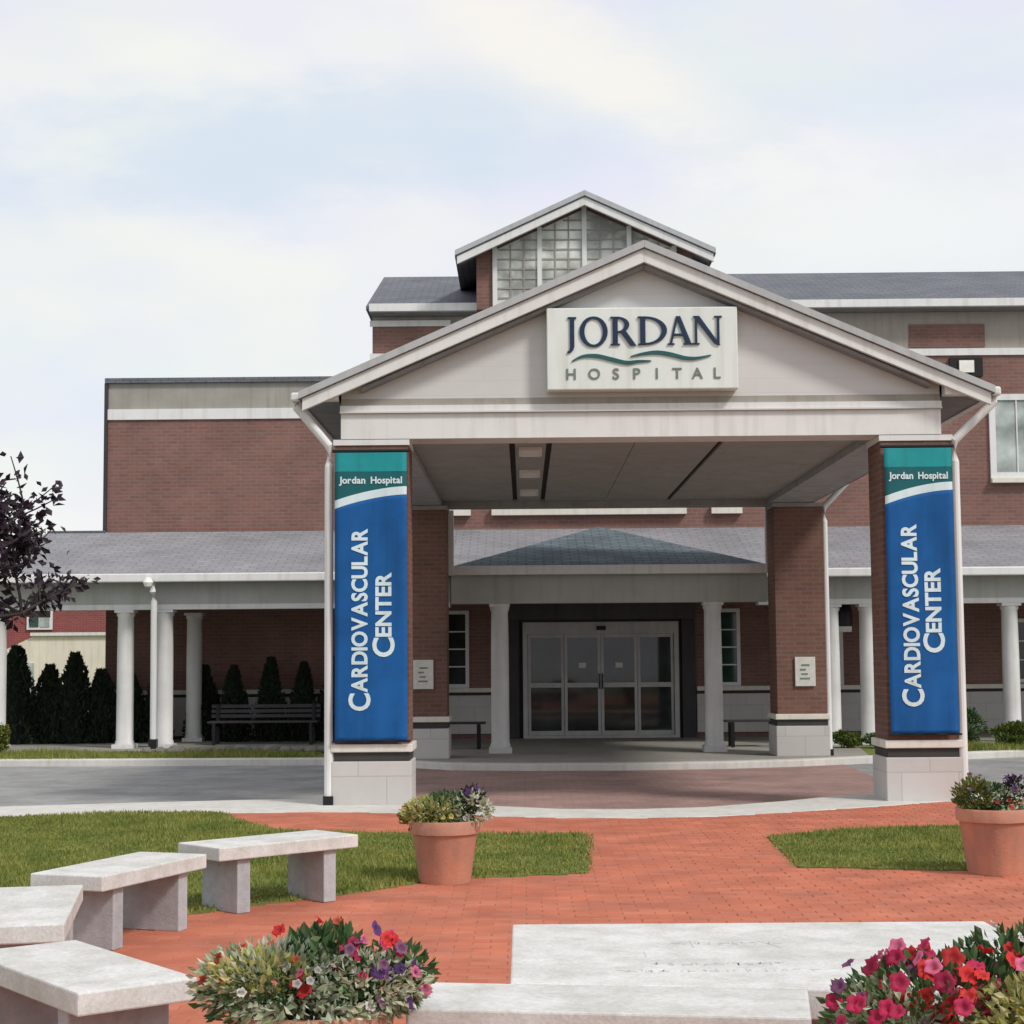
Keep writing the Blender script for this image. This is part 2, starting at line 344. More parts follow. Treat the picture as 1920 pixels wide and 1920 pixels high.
def cards(name, mat, parent, centers, normals, sizes, aspect=.55, seed=0, fold=.25):
    """many small two-faced leaves around given centres, joined into one mesh"""
    g = np.random.default_rng(seed); c = np.asarray(centers, float); n = len(c)
    d = g.normal(size=(n, 3)) if normals is None else np.asarray(normals, float) + g.normal(size=(n, 3))*.45
    d /= np.linalg.norm(d, axis=1)[:, None]
    t = np.cross(d, g.normal(size=(n, 3))); t /= np.linalg.norm(t, axis=1)[:, None]
    u = np.cross(d, t); s = np.asarray(sizes)[:, None]*np.ones((n, 1))
    a = c - d*s*.5; b2 = c + d*s*.5; l_ = c + t*s*aspect*.5 + u*s*fold*.5; r_ = c - t*s*aspect*.5 + u*s*fold*.5
    V = np.stack([a, l_, b2, r_], 1).reshape(-1, 3)
    if parent is not None: V -= np.array(wloc(parent))
    F = np.arange(n*4).reshape(n, 4); F = np.concatenate([F[:, [0, 1, 2]], F[:, [0, 2, 3]]])
    me = bpy.data.meshes.new(name); me.from_pydata(V.tolist(), [], F.tolist()); me.materials.append(mat)
    o = bpy.data.objects.new(name, me); COL.objects.link(o); o.parent = parent
    return o

def text_mesh(body, size, offset=0.0, extrude=.002, spacing=1.0):
    cu = bpy.data.curves.new('lettering', 'FONT'); cu.body = body; cu.size = size; cu.offset = offset; cu.extrude = extrude; cu.space_character = spacing
    cu.resolution_u = 4
    ob = bpy.data.objects.new('tmp_text', cu); COL.objects.link(ob)
    bpy.context.view_layer.update()
    me = bpy.data.meshes.new_from_object(ob.evaluated_get(bpy.context.evaluated_depsgraph_get()))
    bpy.data.objects.remove(ob); bpy.data.curves.remove(cu)
    return me

# ---------------------------------------------------------------- the ground
FRONT = [(-40, 17.0), (-9, 17.25), (-5.3, 17.45), (-4.3, 17.75), (-3.1, 17.87), (-2.0, 17.9), (-1.1, 17.65), (-.3, 17.3), (.4, 17.05), (1.15, 16.98), (1.9, 17.1), (2.8, 17.55), (3.7, 18.1), (4.75, 18.75), (7, 19.1), (40, 19.3)]
BACK = [(-40, 18.3), (-9, 18.55), (-5.7, 18.85), (-4.6, 19.15), (-3.1, 19.5), (-2.0, 19.68), (-1.1, 19.2), (-.3, 18.45), (.4, 18.05), (1.2, 17.98), (1.9, 18.15), (2.8, 18.8), (3.5, 19.45), (4.0, 19.75), (4.9, 19.95), (40, 20.2)]
FARK = [(-40, 27.8), (-9, 27.55), (-3.2, 27.2), (-2.0, 26.6), (-1.1, 25.7), (.1, 25.45), (1.5, 25.4), (3.0, 25.6), (4.2, 26.0), (5.4, 26.7), (8, 28.0), (14, 28.8), (40, 29.2)]
o = MB().box(-700, 700, -60, 1500, -.6, -.5).build('ground', M['earth']); struct(o)
o = MB().xy([(-40, 17.0), (40, 17.0), (40, 30), (-40, 30)], -.2, -.10).build('asphalt_road', M['asphalt']); struct(o)
o = MB().xy([(-2.0, 17.3), (4.6, 17.3), (4.9, 26.8), (3.0, 26.8), (-1.9, 26.8)], -.15, -.094).build('brick_driveway', M['drive']); struct(o)
o = MB().xy(FRONT + BACK[::-1], -.2, .004).build('front_kerb', M['kerb'], bevel=.015); struct(o)
far2 = [(p[0], p[1]+.32) for p in FARK]
o = MB().xy(FARK + far2[::-1], -.2, .006).build('far_kerb', M['kerb'], bevel=.015); struct(o)
o = MB().xy(far2[2:10] + [(6.4, 34.5), (-3.2, 34.5)], -.2, .0).build('entry_pavement', M['pave']); struct(o)
vl = MB().xy(far2[:3] + [(-3.2, 60), (-60, 60), (-60, 27.9)], -.2, -.006).build('far_lawn', M['turf']); struct(vl)
vr = MB().xy(far2[9:] + [(60, 60), (6.4, 60), (6.4, 34.5)], -.2, -.006).build('right_bed', M['turf']); struct(vr)
o = MB().box(-10.4, -3.2, 29.4, 34, -.1, .03).build('walkway_paving', M['pave']); struct(o)
o = MB().box(6.4, 14, 29.6, 34, -.1, .03).build('walkway_paving', M['pave']); struct(o)

# lawns: the plaza circle has its centre near (1, 8.4)
arc = [(1+3.95*math.cos(R(a)), 8.4+3.95*math.sin(R(a))) for a in range(126, 236, 8)]
LAWN_L = [(-14, 17.1), (-9, 17.3), (-5.3, 17.5), (-4.3, 17.78), (-3.15, 17.86), (-2.85, 17.0), (-2.3, 15.95), (-1.0, 15.6), (.54, 15.35), (.46, 12.74), (-.6, 12.45)] + arc + [(-14, 5.2)]
LAWN_R = [(2.12, 15.15), (2.9, 15.6), (4.06, 15.95), (6, 16.1), (14, 16.2), (14, 12.3), (5.4, 12.4), (3.2, 12.75), (2.05, 13.0)]
lawnl = MB().xy(LAWN_L, -.1, .012).build('lawn', M['turf']); struct(lawnl)
lawnr = MB().xy(LAWN_R, -.1, .012).build('lawn', M['turf']); struct(lawnr)

g = np.random.default_rng(3)
def grass(poly, x0, x1, y0, y1, dens, h, name, label, z=.01):
    n = int((x1-x0)*(y1-y0)*dens); P = g.uniform((x0, y0), (x1, y1), (n, 2))
    P = np.array([p for p in P if inside(p, poly)]); n = len(P)
    P += g.normal(size=P.shape)*.03
    a = g.uniform(0, 2*math.pi, n); hh = h*g.uniform(.35, 1.25, n)*(1+.3*np.sin(P[:, 0]*2.1+P[:, 1]*1.3)); wd = .006 + .004*g.random(n); ln = g.uniform(-.5, .5, (n, 2))*hh[:, None]
    b1 = np.c_[P[:, 0]+np.cos(a)*wd, P[:, 1]+np.sin(a)*wd, np.full(n, z)]; b2 = np.c_[P[:, 0]-np.cos(a)*wd, P[:, 1]-np.sin(a)*wd, np.full(n, z)]
    tp = np.c_[P[:, 0]+ln[:, 0], P[:, 1]+ln[:, 1], z+hh]
    V = np.stack([b1, b2, tp], 1).reshape(-1, 3)
    me = bpy.data.meshes.new(name); me.from_pydata(V.tolist(), [], np.arange(n*3).reshape(n, 3).tolist()); me.materials.append(M['blade'])
    o = bpy.data.objects.new(name, me); COL.objects.link(o)
    return tag(o, label, 'grass', kind='stuff')
grass(LAWN_L, -7.5, .6, 8.5, 18, 3000, .034, 'grass', 'mown green grass left of the brick path behind the benches')
grass(LAWN_R, 2, 6.5, 12.3, 16.2, 3000, .034, 'grass', 'mown green grass strip right of the brick path')
grass([(-60, 27.5), (-3.4, 27.5), (-3.4, 29.4), (-60, 29.4)], -12, -3.3, 27.6, 29.4, 900, .09, 'grass', 'rough green verge between the road and the left covered walkway', 0)
grass([(6, 27), (40, 27), (40, 29.6), (6, 29.6)], 6.3, 12, 28, 29.6, 900, .12, 'grass', 'green verge in front of the right covered walkway', 0)

# brick paving: real pavers
pav = MB().xy([(-14, -3), (14, -3), (14, 19.1), (4.75, 18.75), (3.7, 18.1), (2.8, 17.6), (1.9, 17.15), (1.15, 17.0), (.4, 17.1), (-.3, 17.35), (-2, 17.95), (-3.1, 17.9), (-9, 17.3), (-14, 17.1)], -.2, -.004).build('brick_paving', M['sand']); struct(pav)
bl, bw_, gp = .2, .1, .005
bm_ = MB().box(-bl/2+gp/2, bl/2-gp/2, -bw_/2+gp/2, bw_/2-gp/2, -.03, 0)
bm_.f = [f for i, f in enumerate(bm_.f) if i != 0]
brick_me = bpy.data.meshes.new('brick'); brick_me.from_pydata(bm_.v, [], bm_.f); brick_me.materials.append(M['paver'])
bb = bmesh.new(); bb.from_mesh(brick_me); bmesh.ops.bevel(bb, geom=[e for e in bb.edges if all(abs(v.co.z) < 1e-5 for v in e.verts)], offset=.004, segments=1, affect='EDGES'); bmesh.ops.recalc_face_normals(bb, faces=bb.faces); bb.to_mesh(brick_me); bb.free()
edge = FRONT
def front_y(x):
    for (xa, ya), (xb, yb) in zip(edge, edge[1:]):
        if xa <= x <= xb: return ya + (yb-ya)*(x-xa)/(xb-xa)
    return 17
spots = []
j = 0; y = 4.3
while y < 18.8:
    xx = -4.6 + (.1 if j % 2 else 0)
    xx -= 1.0*(y > 15)
    while xx < 6.4:
        if y < front_y(xx)+.03 and not inside((xx, y), LAWN_L) and not inside((xx, y), LAWN_R): spots.append((xx, y, rnd.uniform(-.0025, .0025)))
        xx += bl
    y += bw_; j += 1
def near_seen(p):   # open paving the camera sees closest: beside the table and behind it
    x_, y_, _ = p
    if y_ < 6.75 or y_ > 11.3: return False
    if -1.35 < x_ < -.12 and y_ < 7.8: return x_ > -.22*y_ + .3
    return 7.8 <= y_ and -.22*y_ + .55 < x_ < .28*y_ and (x_ > -.235*y_+.6)
near = sorted([p for p in spots if near_seen(p)], key=lambda p: p[1])[:300]
ns = set(near)
for p in near:
    o = bpy.data.objects.new('brick', brick_me); COL.objects.link(o); o.location = (p[0], p[1], p[2]); o.rotation_euler = (rnd.uniform(-.01, .01), rnd.uniform(-.01, .01), rnd.uniform(-.012, .012)); o.parent = pav
bv = np.array([v.co[:] for v in brick_me.vertices]); bf = [tuple(p.vertices) for p in brick_me.polygons]
rest = [p for p in spots if p not in ns]; V = []; F = []
for i, p in enumerate(rest):
    V.append(bv + np.array(p)); F += [tuple(q + i*len(bv) for q in f) for f in bf]
me = bpy.data.meshes.new('bricks'); me.from_pydata(np.concatenate(V).tolist(), [], F); me.materials.append(M['paver'])
o = bpy.data.objects.new('bricks', me); COL.objects.link(o); o.parent = pav; o['kind'] = 'stuff'

# ---------------------------------------------------------------- hospital building
WY = 33.5
H = thing('hospital_building', (2, WY, 0), 'long two storey brick hospital with slate roofs and a glazed central gable', 'building')
def part(mb, name, mat, parent=H, **k): return mb.build(name, M[mat], parent, **k)
# left wing, lower
lw = MB().box(-8.2, -2.95, WY, 44, 0, 6.32); lw = part(lw, 'left_wing_wall', 'brick')
part(MB().box(-8.24, -2.95, WY-.04, 44, 6.32, 6.53), 'cornice_band', 'white')
part(MB().box(-8.2, -2.95, WY+.003, 44, 6.533, 7.05), 'parapet', 'band')
part(MB().box(-8.26, -2.95, WY-.07, 44.1, 7.053, 7.15), 'coping', 'shingle_dark')
part(MB().box(-8.27, -8.203, WY-.05, WY+.12, 4.1, 7.05), 'downspout', 'darkmetal')
# main block with the doorway cut out of it
mw = MB()
mw.box(-2.95, -.28, WY-.06, 46, 0, 7.45); mw.box(3.34, 22, WY-.06, 46, 0, 7.45); mw.box(-.28, 3.34, WY-.06, 46, 2.62, 7.45)
part(mw, 'wall', 'brick')
part(MB().box(-3.0, 22, WY-.10, 46, 7.453, 7.59), 'string_course', 'white')
part(MB().box(-2.95, 22, WY-.055, 46, 7.593, 8.33), 'upper_wall', 'beige')
part(MB().box(7.68, 9.17, WY-.085, WY-.058, 7.62, 8.08), 'brick_panel', 'brick')
part(MB().box(-2.95, -.9, WY-.085, WY-.058, 7.6, 8.12), 'brick_panel', 'brick')
part(MB().box(-3.0, -1.4, WY-.1, WY-.087, 8.13, 8.25), 'trim_board', 'white')
part(MB().box(-2.98, 22, WY-.5, WY-.38, 8.36, 8.51), 'eave_gutter', 'white')
part(MB().box(-2.97, 22, WY-.377, 46, 8.335, 8.40), 'eave_soffit', 'soffit')
rf = MB(); rf.yz([(WY-.40, 8.48), (37.5, 10.05), (41.6, 8.48), (41.6, 8.41), (WY-.40, 8.41)], -3.05, 22); roof = part(rf, 'roof', 'shingle_dark')
# low plinth and sill course along the ground floor
for a, b in ((-8.2, -.30), (3.36, 14)):
    yy = WY-.06 if a > -3 else WY-.063
    part(MB().box(a, b, WY-.14, yy-.003, .10, .84), 'plinth', 'stone')
    part(MB().box(a, b, WY-.11, yy-.003, .843, .90), 'plinth_shade_strip', 'darkline')  # dark strip standing in for the shadow below the sill course
    part(MB().box(a, b, WY-.2, yy-.003, .903, .985), 'sill_course', 'limestone')
# windows
def window(x0, x1, z0, z1, cols=2, rows=2, gl='glass', y=WY-.06, fr=.07, frm='white', sill=True, mun=.025):
    f = MB(); y0 = y-.05
    f.box(x0-fr, x0, y0, y-.002, z0-fr, z1+fr); f.box(x1, x1+fr, y0, y-.002, z0-fr, z1+fr)
    f.box(x0, x1, y0, y-.002, z1, z1+fr); f.box(x0, x1, y0, y-.002, z0-fr, z0)
    for i in range(1, cols): c = x0+(x1-x0)*i/cols; f.box(c-mun/2, c+mun/2, y0+.01, y-.002, z0, z1)
    for i in range(1, rows): c = z0+(z1-z0)*i/rows; f.box(x0, x1, y0+.012, y-.002, c-mun/2, c+mun/2)
    w_ = part(f, 'window', frm)
    MB().box(x0, x1, y-.02, y-.003, z0, z1).build('pane', M[gl], w_)
    if sill: MB().box(x0-.12, x1+.12, y-.14, y-.002, z0-fr-.09, z0-fr-.003).build('sill', M['limestone'], w_)
    return w_
window(9.32, 11.0, 5.12, 6.55, 4, 1, 'glasspale', fr=.12)
window(12.4, 14.1, 5.12, 6.55, 4, 1, 'glasspale', fr=.12)
window(9.42, 10.9, 1.08, 2.18, 4, 3, 'glass', sill=False)
window(12.3, 13.8, 1.08, 2.18, 4, 3, 'glass', sill=False)
window(-1.98, -1.14, 1.06, 2.42, 2, 4, 'glass', sill=False)
window(3.62, 4.15, 1.06, 2.42, 1, 4, 'glassgreen', sill=False)
window(5.55, 6.15, 1.06, 2.3, 2, 3, 'glass', sill=False)
for a, b in ((-1.95, -1.05), (-.58, 3.18), (3.73, 4.27)):
    f = MB(); f.box(a, b, WY-.10, WY-.063, 4.53, 5.9); w_ = part(f, 'window', 'glass')
    MB().box(a-.03, b+.03, WY-.2, WY-.063, 4.35, 4.52).build('sill', M['limestone'], w_)
v = part(MB().box(8.45, 9.1, WY-.13, WY-.063, 7.03, 7.4), 'wall_vent', 'black')
MB().box(8.63, 8.92, WY-.17, WY-.133, 7.1, 7.34).build('vent_cover', M['diffuser'], v)
# glazed central gable
GY = 32.6; gx0, gx1, gc = -.86, 3.34, 1.24
def gz(x): return 10.36 - abs(x-gc)*.46
part(MB().xz([(gx0, 8.3), (gx1, 8.3), (gx1, gz(gx1)), (gc, gz(gc)), (gx0, gz(gx0))], GY+.05, 37.3), 'gable_wall', 'brick')
gr = MB()
for sgn in (-1, 1):
    ex = gc + sgn*2.5; ez = 10.49-.46*2.5
    gr.xz([(gc, 10.50), (ex, ez+.01), (ex, ez-.10), (gc, 10.39)], GY-.42, 37.4)
part(gr, 'gable_roof', 'shingle_dark')
de = MB()
for sgn in (-1, 1):
    ex = gc + sgn*2.5; ez = 10.51-.46*2.5
    de.xz([(gc+sgn*.001, 10.51), (ex, ez), (ex, ez-.10), (gc+sgn*.001, 10.41)], GY-.44, GY-.422)
part(de, 'gable_drip_edge', 'dripedge')
rk = MB()
for sgn in (-1, 1):
    ex = gc + sgn*2.46; ez = 10.385-.46*2.46
    rk.xz([(gc+sgn*.001, 10.385), (ex, ez), (ex, ez-.15), (gc+sgn*.001, 10.235)], GY-.40, GY-.32)
part(rk, 'rake_board', 'white')
sf = MB()
for sgn in (-1, 1):
    ex = gc + sgn*2.44; ez = 10.38-.46*2.44
    sf.xz([(gc+sgn*.002, 10.382), (ex, ez), (ex, ez-.03), (gc+sgn*.002, 10.35)], GY-.317, GY+.3)
part(sf, 'gable_soffit', 'soffit')
tr = [-.5, .37, 1.24, 2.11, 2.98]
for i in range(4):
    a, b = tr[i]+.045, tr[i+1]-.045
    w_ = part(MB().xz([(a, 8.3), (b, 8.3), (b, gz(b)-.1), (a, gz(a)-.1)], GY+.02, GY+.047), 'gable_window', 'glassgable')
    mu = MB(); z = 8.5
    while z < 10.3:
        hi = lambda x: gz(x)-.14 > z
        xs = [x for x in np.linspace(a, b, 20) if hi(x)]
        if len(xs) > 2: mu.box(min(xs), max(xs), GY+.004, GY+.019, z, z+.028)
        z += .19
    for q in (1, 2):
        x_ = a+(b-a)*q/3; mu.box(x_-.012, x_+.012, GY+.002, GY+.019, 8.3, gz(x_)-.12)
    mu.build('muntin', M['band'], w_)
for t_ in tr:
    part(MB().xz([(t_-.045, 8.3), (t_+.045, 8.3), (t_+.045, gz(t_)-.05), (t_-.045, gz(t_)-.05)], GY-.02, GY+.048), 'mullion', 'white')
# automatic doors in a dark vestibule
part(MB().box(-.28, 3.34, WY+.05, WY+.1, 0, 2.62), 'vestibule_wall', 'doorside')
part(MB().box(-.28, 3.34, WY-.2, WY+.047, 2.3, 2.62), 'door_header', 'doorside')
part(MB().box(-.28, -.10, WY-.12, WY+.047, 0, 2.297), 'door_side_panel', 'darkmetal')
part(MB().box(3.08, 3.34, WY-.12, WY+.047, 0, 2.297), 'door_side_panel', 'darkmetal')
df = MB(); DY = WY-.1
df.box(-.02, .07, DY, DY+.1, 0, 2.25); df.box(2.93, 3.02, DY, DY+.1, 0, 2.25); df.box(.07, 2.93, DY, DY+.1, 2.02, 2.25); df.box(.07, 2.93, DY-.01, DY+.1, 0, .05)
part(df, 'door_frame', 'doorframe')
xs = [.073, .785, 1.497, 2.21, 2.925]
for i in range(4):
    a, b = xs[i]+.004, xs[i+1]-.004; yy = DY+.02 if i in (1, 2) else DY+.05; st = .055
    f = MB(); f.box(a, a+st, yy, yy+.04, .053, 2.015); f.box(b-st, b, yy, yy+.04, .053, 2.015); f.box(a+st, b-st, yy, yy+.04, 1.95, 2.015)
    f.box(a+st, b-st, yy, yy+.04, .053, .14); f.box(a+st, b-st, yy, yy+.04, .98, 1.07)
    d_ = part(f, 'sliding_door', 'doorframe')
    MB().box(a+st, b-st, yy+.015, yy+.025, .14, .98).build('pane', M['glass'], d_)
    MB().box(a+st, b-st, yy+.015, yy+.025, 1.07, 1.95).build('pane', M['glass'], d_)
    if i in (1, 2):
        hx = b-st/2 if i == 1 else a+st/2
        MB().box(hx-.012, hx+.012, yy-.035, yy-.002, .95, 1.25).build('handle', M['black'], d_)
        MB().box((a+b)/2-.07, (a+b)/2+.07, yy+.011, yy+.0135, 1.36, 1.46).build('sticker', M['plaque'], d_)
part(MB().box(1.42, 1.6, DY-.08, DY-.003, 2.09, 2.17), 'door_sensor', 'black')

# ---------------------------------------------------------------- covered walkway
W = thing('covered_walkway', (-1, 30.2, 0), 'low covered walkway with grey shingled roof and round white columns along the hospital', 'walkway')
def wp(mb, name, mat, **k): return mb.build(name, M[mat], W, **k)
ez, rz_, ey = 3.06, 4.08, 29.95
rfm = MB()
rfm.yz([(ey, ez), (WY-.07, rz_), (WY-.07, rz_-.08), (ey, ez-.05)], -8.2, -1.28)
rfm.yz([(ey, ez), (WY-.07, rz_), (WY-.07, rz_-.08), (ey, ez-.05)], 4.13, 16)
rfm.yz([(ey, ez), (WY-.07, rz_), (WY-.07, rz_-.08), (ey, ez-.05)], -1.277, 4.127)
wp(rfm, 'walkway_roof', 'shingle')
hp = MB()   # hipped left end beyond the building corner
A = (-10.5, ey, ez); B = (-8.203, ey, ez); C = (-8.203, WY-.07, rz_); D = (-9.35, WY-.07, rz_); E_ = (-10.5, 37.0, ez); F_ = (-8.203, 37.0, ez)
hp.v = [A, B, C, D, E_, F_] + [(p[0], p[1], p[2]-.06) for p in (A, B, C, D, E_, F_)]
hp.f = [(0, 1, 2, 3), (0, 3, 4), (3, 2, 5, 4), (6, 7, 8, 9), (6, 9, 10), (9, 8, 11, 10), (0, 1, 7, 6), (1, 2, 8, 7), (2, 5, 11, 8), (5, 4, 10, 11), (4, 0, 6, 10)]
wp(hp, 'hip_roof', 'shingle')
wp(MB().box(-9.35, -8.21, WY-.1, WY-.03, rz_+.002, rz_+.04), 'ridge_cap', 'shingle_dark')
# entrance bay projecting forward
by = 28.12; ax, bx = -1.25, 4.1
br = MB(); cx_, cy_, cz_ = 1.42, 31.9, 4.0
br.v = [(ax, by, ez), (bx, by, ez), (cx_, cy_, cz_), (ax, by, ez-.05), (bx, by, ez-.05), (cx_, cy_, cz_-.05)]
br.f = [(0, 1, 2), (3, 5, 4), (0, 3, 4, 1), (1, 4, 5, 2), (2, 5, 3, 0)]
wp(br, 'bay_roof', 'shingle_blue')
bs = MB()
for x_, d_ in ((ax, .01), (bx, -.01)):
    b0 = len(bs.v); bs.v += [(x_, by+.01, ez-.002), (cx_, cy_, cz_-.002), (x_, 33.4, rz_-.1 if False else ez+.25), (x_, by+.01, ez-.06), (cx_, cy_, cz_-.06), (x_, 33.4, ez+.19)]
    bs.f += [(b0, b0+1, b0+2), (b0+3, b0+5, b0+4), (b0, b0+3, b0+4, b0+1), (b0+1, b0+4, b0+5, b0+2), (b0+2, b0+5, b0+3, b0)]
wp(bs, 'bay_roof_side', 'shingle')
wp(MB().box(-10.6, -1.4, ey-.12, ey-.003, ez-.12, ez+.03), 'gutter', 'white', bevel=.02)
wp(MB().box(4.25, 16, ey-.12, ey-.003, ez-.12, ez+.03), 'gutter', 'white', bevel=.02)
wp(MB().box(ax-.02, bx+.02, by-.12, by-.003, ez-.13, ez+.02), 'gutter', 'white', bevel=.02)
wp(MB().box(-10.5, -1.3, ey+.3, ey+.62, 2.53, ez-.06), 'beam', 'beampaint')
wp(MB().box(4.15, 16, ey+.3, ey+.62, 2.53, ez-.06), 'beam', 'beampaint')
wp(MB().box(-10.5, -1.3, ey+.285, ey+.635, 2.47, 2.56), 'beam_trim', 'white')
wp(MB().box(4.15, 16, ey+.285, ey+.635, 2.47, 2.56), 'beam_trim', 'white')
wp(MB().box(-10.47, -10.15, ey+.64, 36.6, 2.5, ez-.07), 'beam', 'beampaint')
wp(MB().box(ax+.05, bx-.05, by+.25, by+.57, 2.47, ez-.07), 'beam', 'beampaint')
wp(MB().box(-10.4, -1.2, ey+.64, WY-.22, ez-.06, ez-.03), 'ceiling', 'ceiling')
wp(MB().box(4.1, 16, ey+.64, WY-.22, ez-.06, ez-.03), 'ceiling', 'ceiling')
wp(MB().box(ax+.1, bx-.1, by+.58, WY-.22, ez-.10, ez-.07), 'ceiling', 'ceiling')
for x_ in (ax+.02, bx-.02-.1):   # downspouts hugging the bay
    wp(MB().box(x_, x_+.09, by-.13, by-.04, ez-.1, 4.0), 'downspout', 'white', bevel=.01)
prof = [(.168, .10), (.168, .14), (.152, .17), (.15, .8), (.148, 1.6), (.14, 2.34), (.16, 2.37), (.16, 2.42)]
def column(x, y):
    c = MB().lathe(prof, x, y, 20).build('column', M['column'], W, smooth=True)
    MB().box(x-.19, x+.19, y-.19, y+.19, 0, .10).build('column_base', M['column'], c)
    MB().box(x-.17, x+.17, y-.17, y+.17, 2.42, 2.468).build('capital', M['column'], c)
for x_, y_ in ((-9.35, 30.4), (-7.08, 30.4), (-6.38, 30.4), (-3.05, 30.4), (-2.35, 30.4), (5.45, 30.4), (6.1, 30.4), (8.62, 30.4), (11.6, 30.4), (-.40, 28.55), (3.15, 28.55), (-6.3, 32.7)): column(x_, y_)
ds = wp(MB().tube([(-6.5, ey-.05, 2.98), (-6.5, ey-.05, 2.78), (-6.5, ey+.06, 2.6), (-6.5, ey+.1, .2)], .055, 12), 'downspout', 'white')
MB().box(-6.57, -6.43, ey+.03, ey+.17, 0, .2).build('downspout_boot', M['black'], ds)

# ---------------------------------------------------------------- entrance canopy
CY = 18.7
K = thing('entrance_canopy', (1.32, 23, 0), 'large gabled drive-through canopy on four square brick pillars with pale stone bases', 'canopy')
def kp(mb, name, mat, parent=K, **k): return mb.build(name, M[mat], parent, **k)
PX = ((-2.09, -1.24), (3.93, 4.75))
def pillar(x0, x1, y0, y1):
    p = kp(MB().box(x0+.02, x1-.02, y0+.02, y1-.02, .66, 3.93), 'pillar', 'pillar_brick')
    MB().box(x0-.01, x1+.01, y0-.01, y1+.01, -.1, .47).build('stone_base', M['stone'], p, bevel=.01)
    MB().box(x0+.015, x1-.015, y0+.015, y1-.015, .473, .567).build('joint', M['darkline'], p)
    MB().box(x0-.02, x1+.02, y0-.02, y1+.02, .57, .657).build('stone_cap', M['limestone'], p, bevel=.01)
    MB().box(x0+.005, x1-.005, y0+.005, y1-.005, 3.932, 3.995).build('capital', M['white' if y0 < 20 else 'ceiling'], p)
    return p
for a, b in PX:
    pillar(a, b, CY, CY+.72); pillar(a+.04, b+.04, 27.05, 27.9)
x0, x1 = -2.0, 4.62; ac = 1.36
slope = .434
def rzf(x): return 6.03 - slope*abs(x-ac)      # underside line of the roof
kp(MB().xz([(x0, 4.45), (x1, 4.45), (x1, rzf(x1)), (ac, rzf(ac)), (x0, rzf(x0))], CY+.03, CY+.13), 'gable_wall', 'siding')
kp(MB().box(x0, x1, CY+.0, CY+.50, 4.0, 4.28), 'front_beam', 'white')
kp(MB().box(x0-.01, x1+.01, CY-.04, CY+.027, 4.283, 4.30), 'beam_moulding', 'siding')
kp(MB().box(x0-.01, x1+.01, CY-.012, CY+.1, 4.303, 4.37), 'frieze_board', 'white')
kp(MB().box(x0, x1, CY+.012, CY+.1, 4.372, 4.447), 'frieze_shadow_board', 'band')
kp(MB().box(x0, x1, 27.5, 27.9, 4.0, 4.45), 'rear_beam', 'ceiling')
kp(MB().xz([(x0, 4.453), (x1, 4.453), (x1, rzf(x1)), (ac, rzf(ac)), (x0, rzf(x0))], 27.8, 27.9), 'rear_gable_wall', 'siding')
for a, b in ((x0, -1.3), (3.95, x1)):
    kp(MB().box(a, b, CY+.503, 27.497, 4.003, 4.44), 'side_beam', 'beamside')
kp(MB().box(x0-.02, x0-.003, CY+.14, 27.78, 4.0, 4.41), 'side_fascia', 'soffit')
kp(MB().box(x1+.003, x1+.02, CY+.14, 27.78, 4.0, 4.41), 'side_fascia', 'soffit')
# ceiling in panels with dark seams
kp(MB().box(-1.297, 3.947, CY+.503, 27.497, 4.13, 4.15), 'ceiling_seam_board', 'ceilgap')
cxs = [-1.297, -.12, .32, 1.33, 2.34, 3.947]; cys = [CY+.505, 21.6, 24.6, 27.495]
for i in range(5):
    for j in range(3):
        gx = .035 if i in (0, 1, 3) else .004
        a = cxs[i] + (.035 if i in (1, 2, 4) else .004); b = cxs[i+1] - gx
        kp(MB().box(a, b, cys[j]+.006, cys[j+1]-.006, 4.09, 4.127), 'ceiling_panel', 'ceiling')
for y_ in (20.6, 23.1, 25.8):      # fittings set between the two dark seams
    f_ = kp(MB().box(-.04, .24, y_-.35, y_+.35, 4.05, 4.087), 'light_fitting', 'white')
    MB().box(0.0, .20, y_-.3, y_+.3, 4.042, 4.048).build('diffuser', M['diffuser'], f_)
# roof, rake boards, boxed eaves
rt = MB()
for s_ in (-1, 1):
    ex = ac + s_*3.80
    rt.xz([(ac+s_*.0, 6.13), (ex, 6.13-slope*3.80), (ex, 6.13-slope*3.80-.07), (ac, 6.06)], CY-.24, 28.3)
kp(rt, 'roof', 'shingle')
de = MB()
for s_ in (-1, 1):
    ex = ac + s_*3.80
    de.xz([(ac+s_*.001, 6.145), (ex, 6.145-slope*3.80), (ex, 6.065-slope*3.80), (ac+s_*.001, 6.065)], CY-.262, CY-.243)
kp(de, 'drip_edge', 'dripedge')
rk = MB()
for s_ in (-1, 1):
    ex = ac + s_*3.76
    rk.xz([(ac+s_*.001, 6.055), (ex, 6.055-slope*3.76), (ex, 6.055-slope*3.76-.13), (ac+s_*.001, 5.91)], CY-.22, CY-.15)
kp(rk, 'rake_board', 'white')
rk = MB()
for s_ in (-1, 1):
    ex = ac + s_*3.12
    rk.xz([(ac+s_*.002, 5.905), (ex, 5.905-slope*3.12), (ex, 5.865-slope*3.12), (ac+s_*.002, 5.865)], CY-.145, CY+.027)
kp(rk, 'rake_soffit', 'soffit')
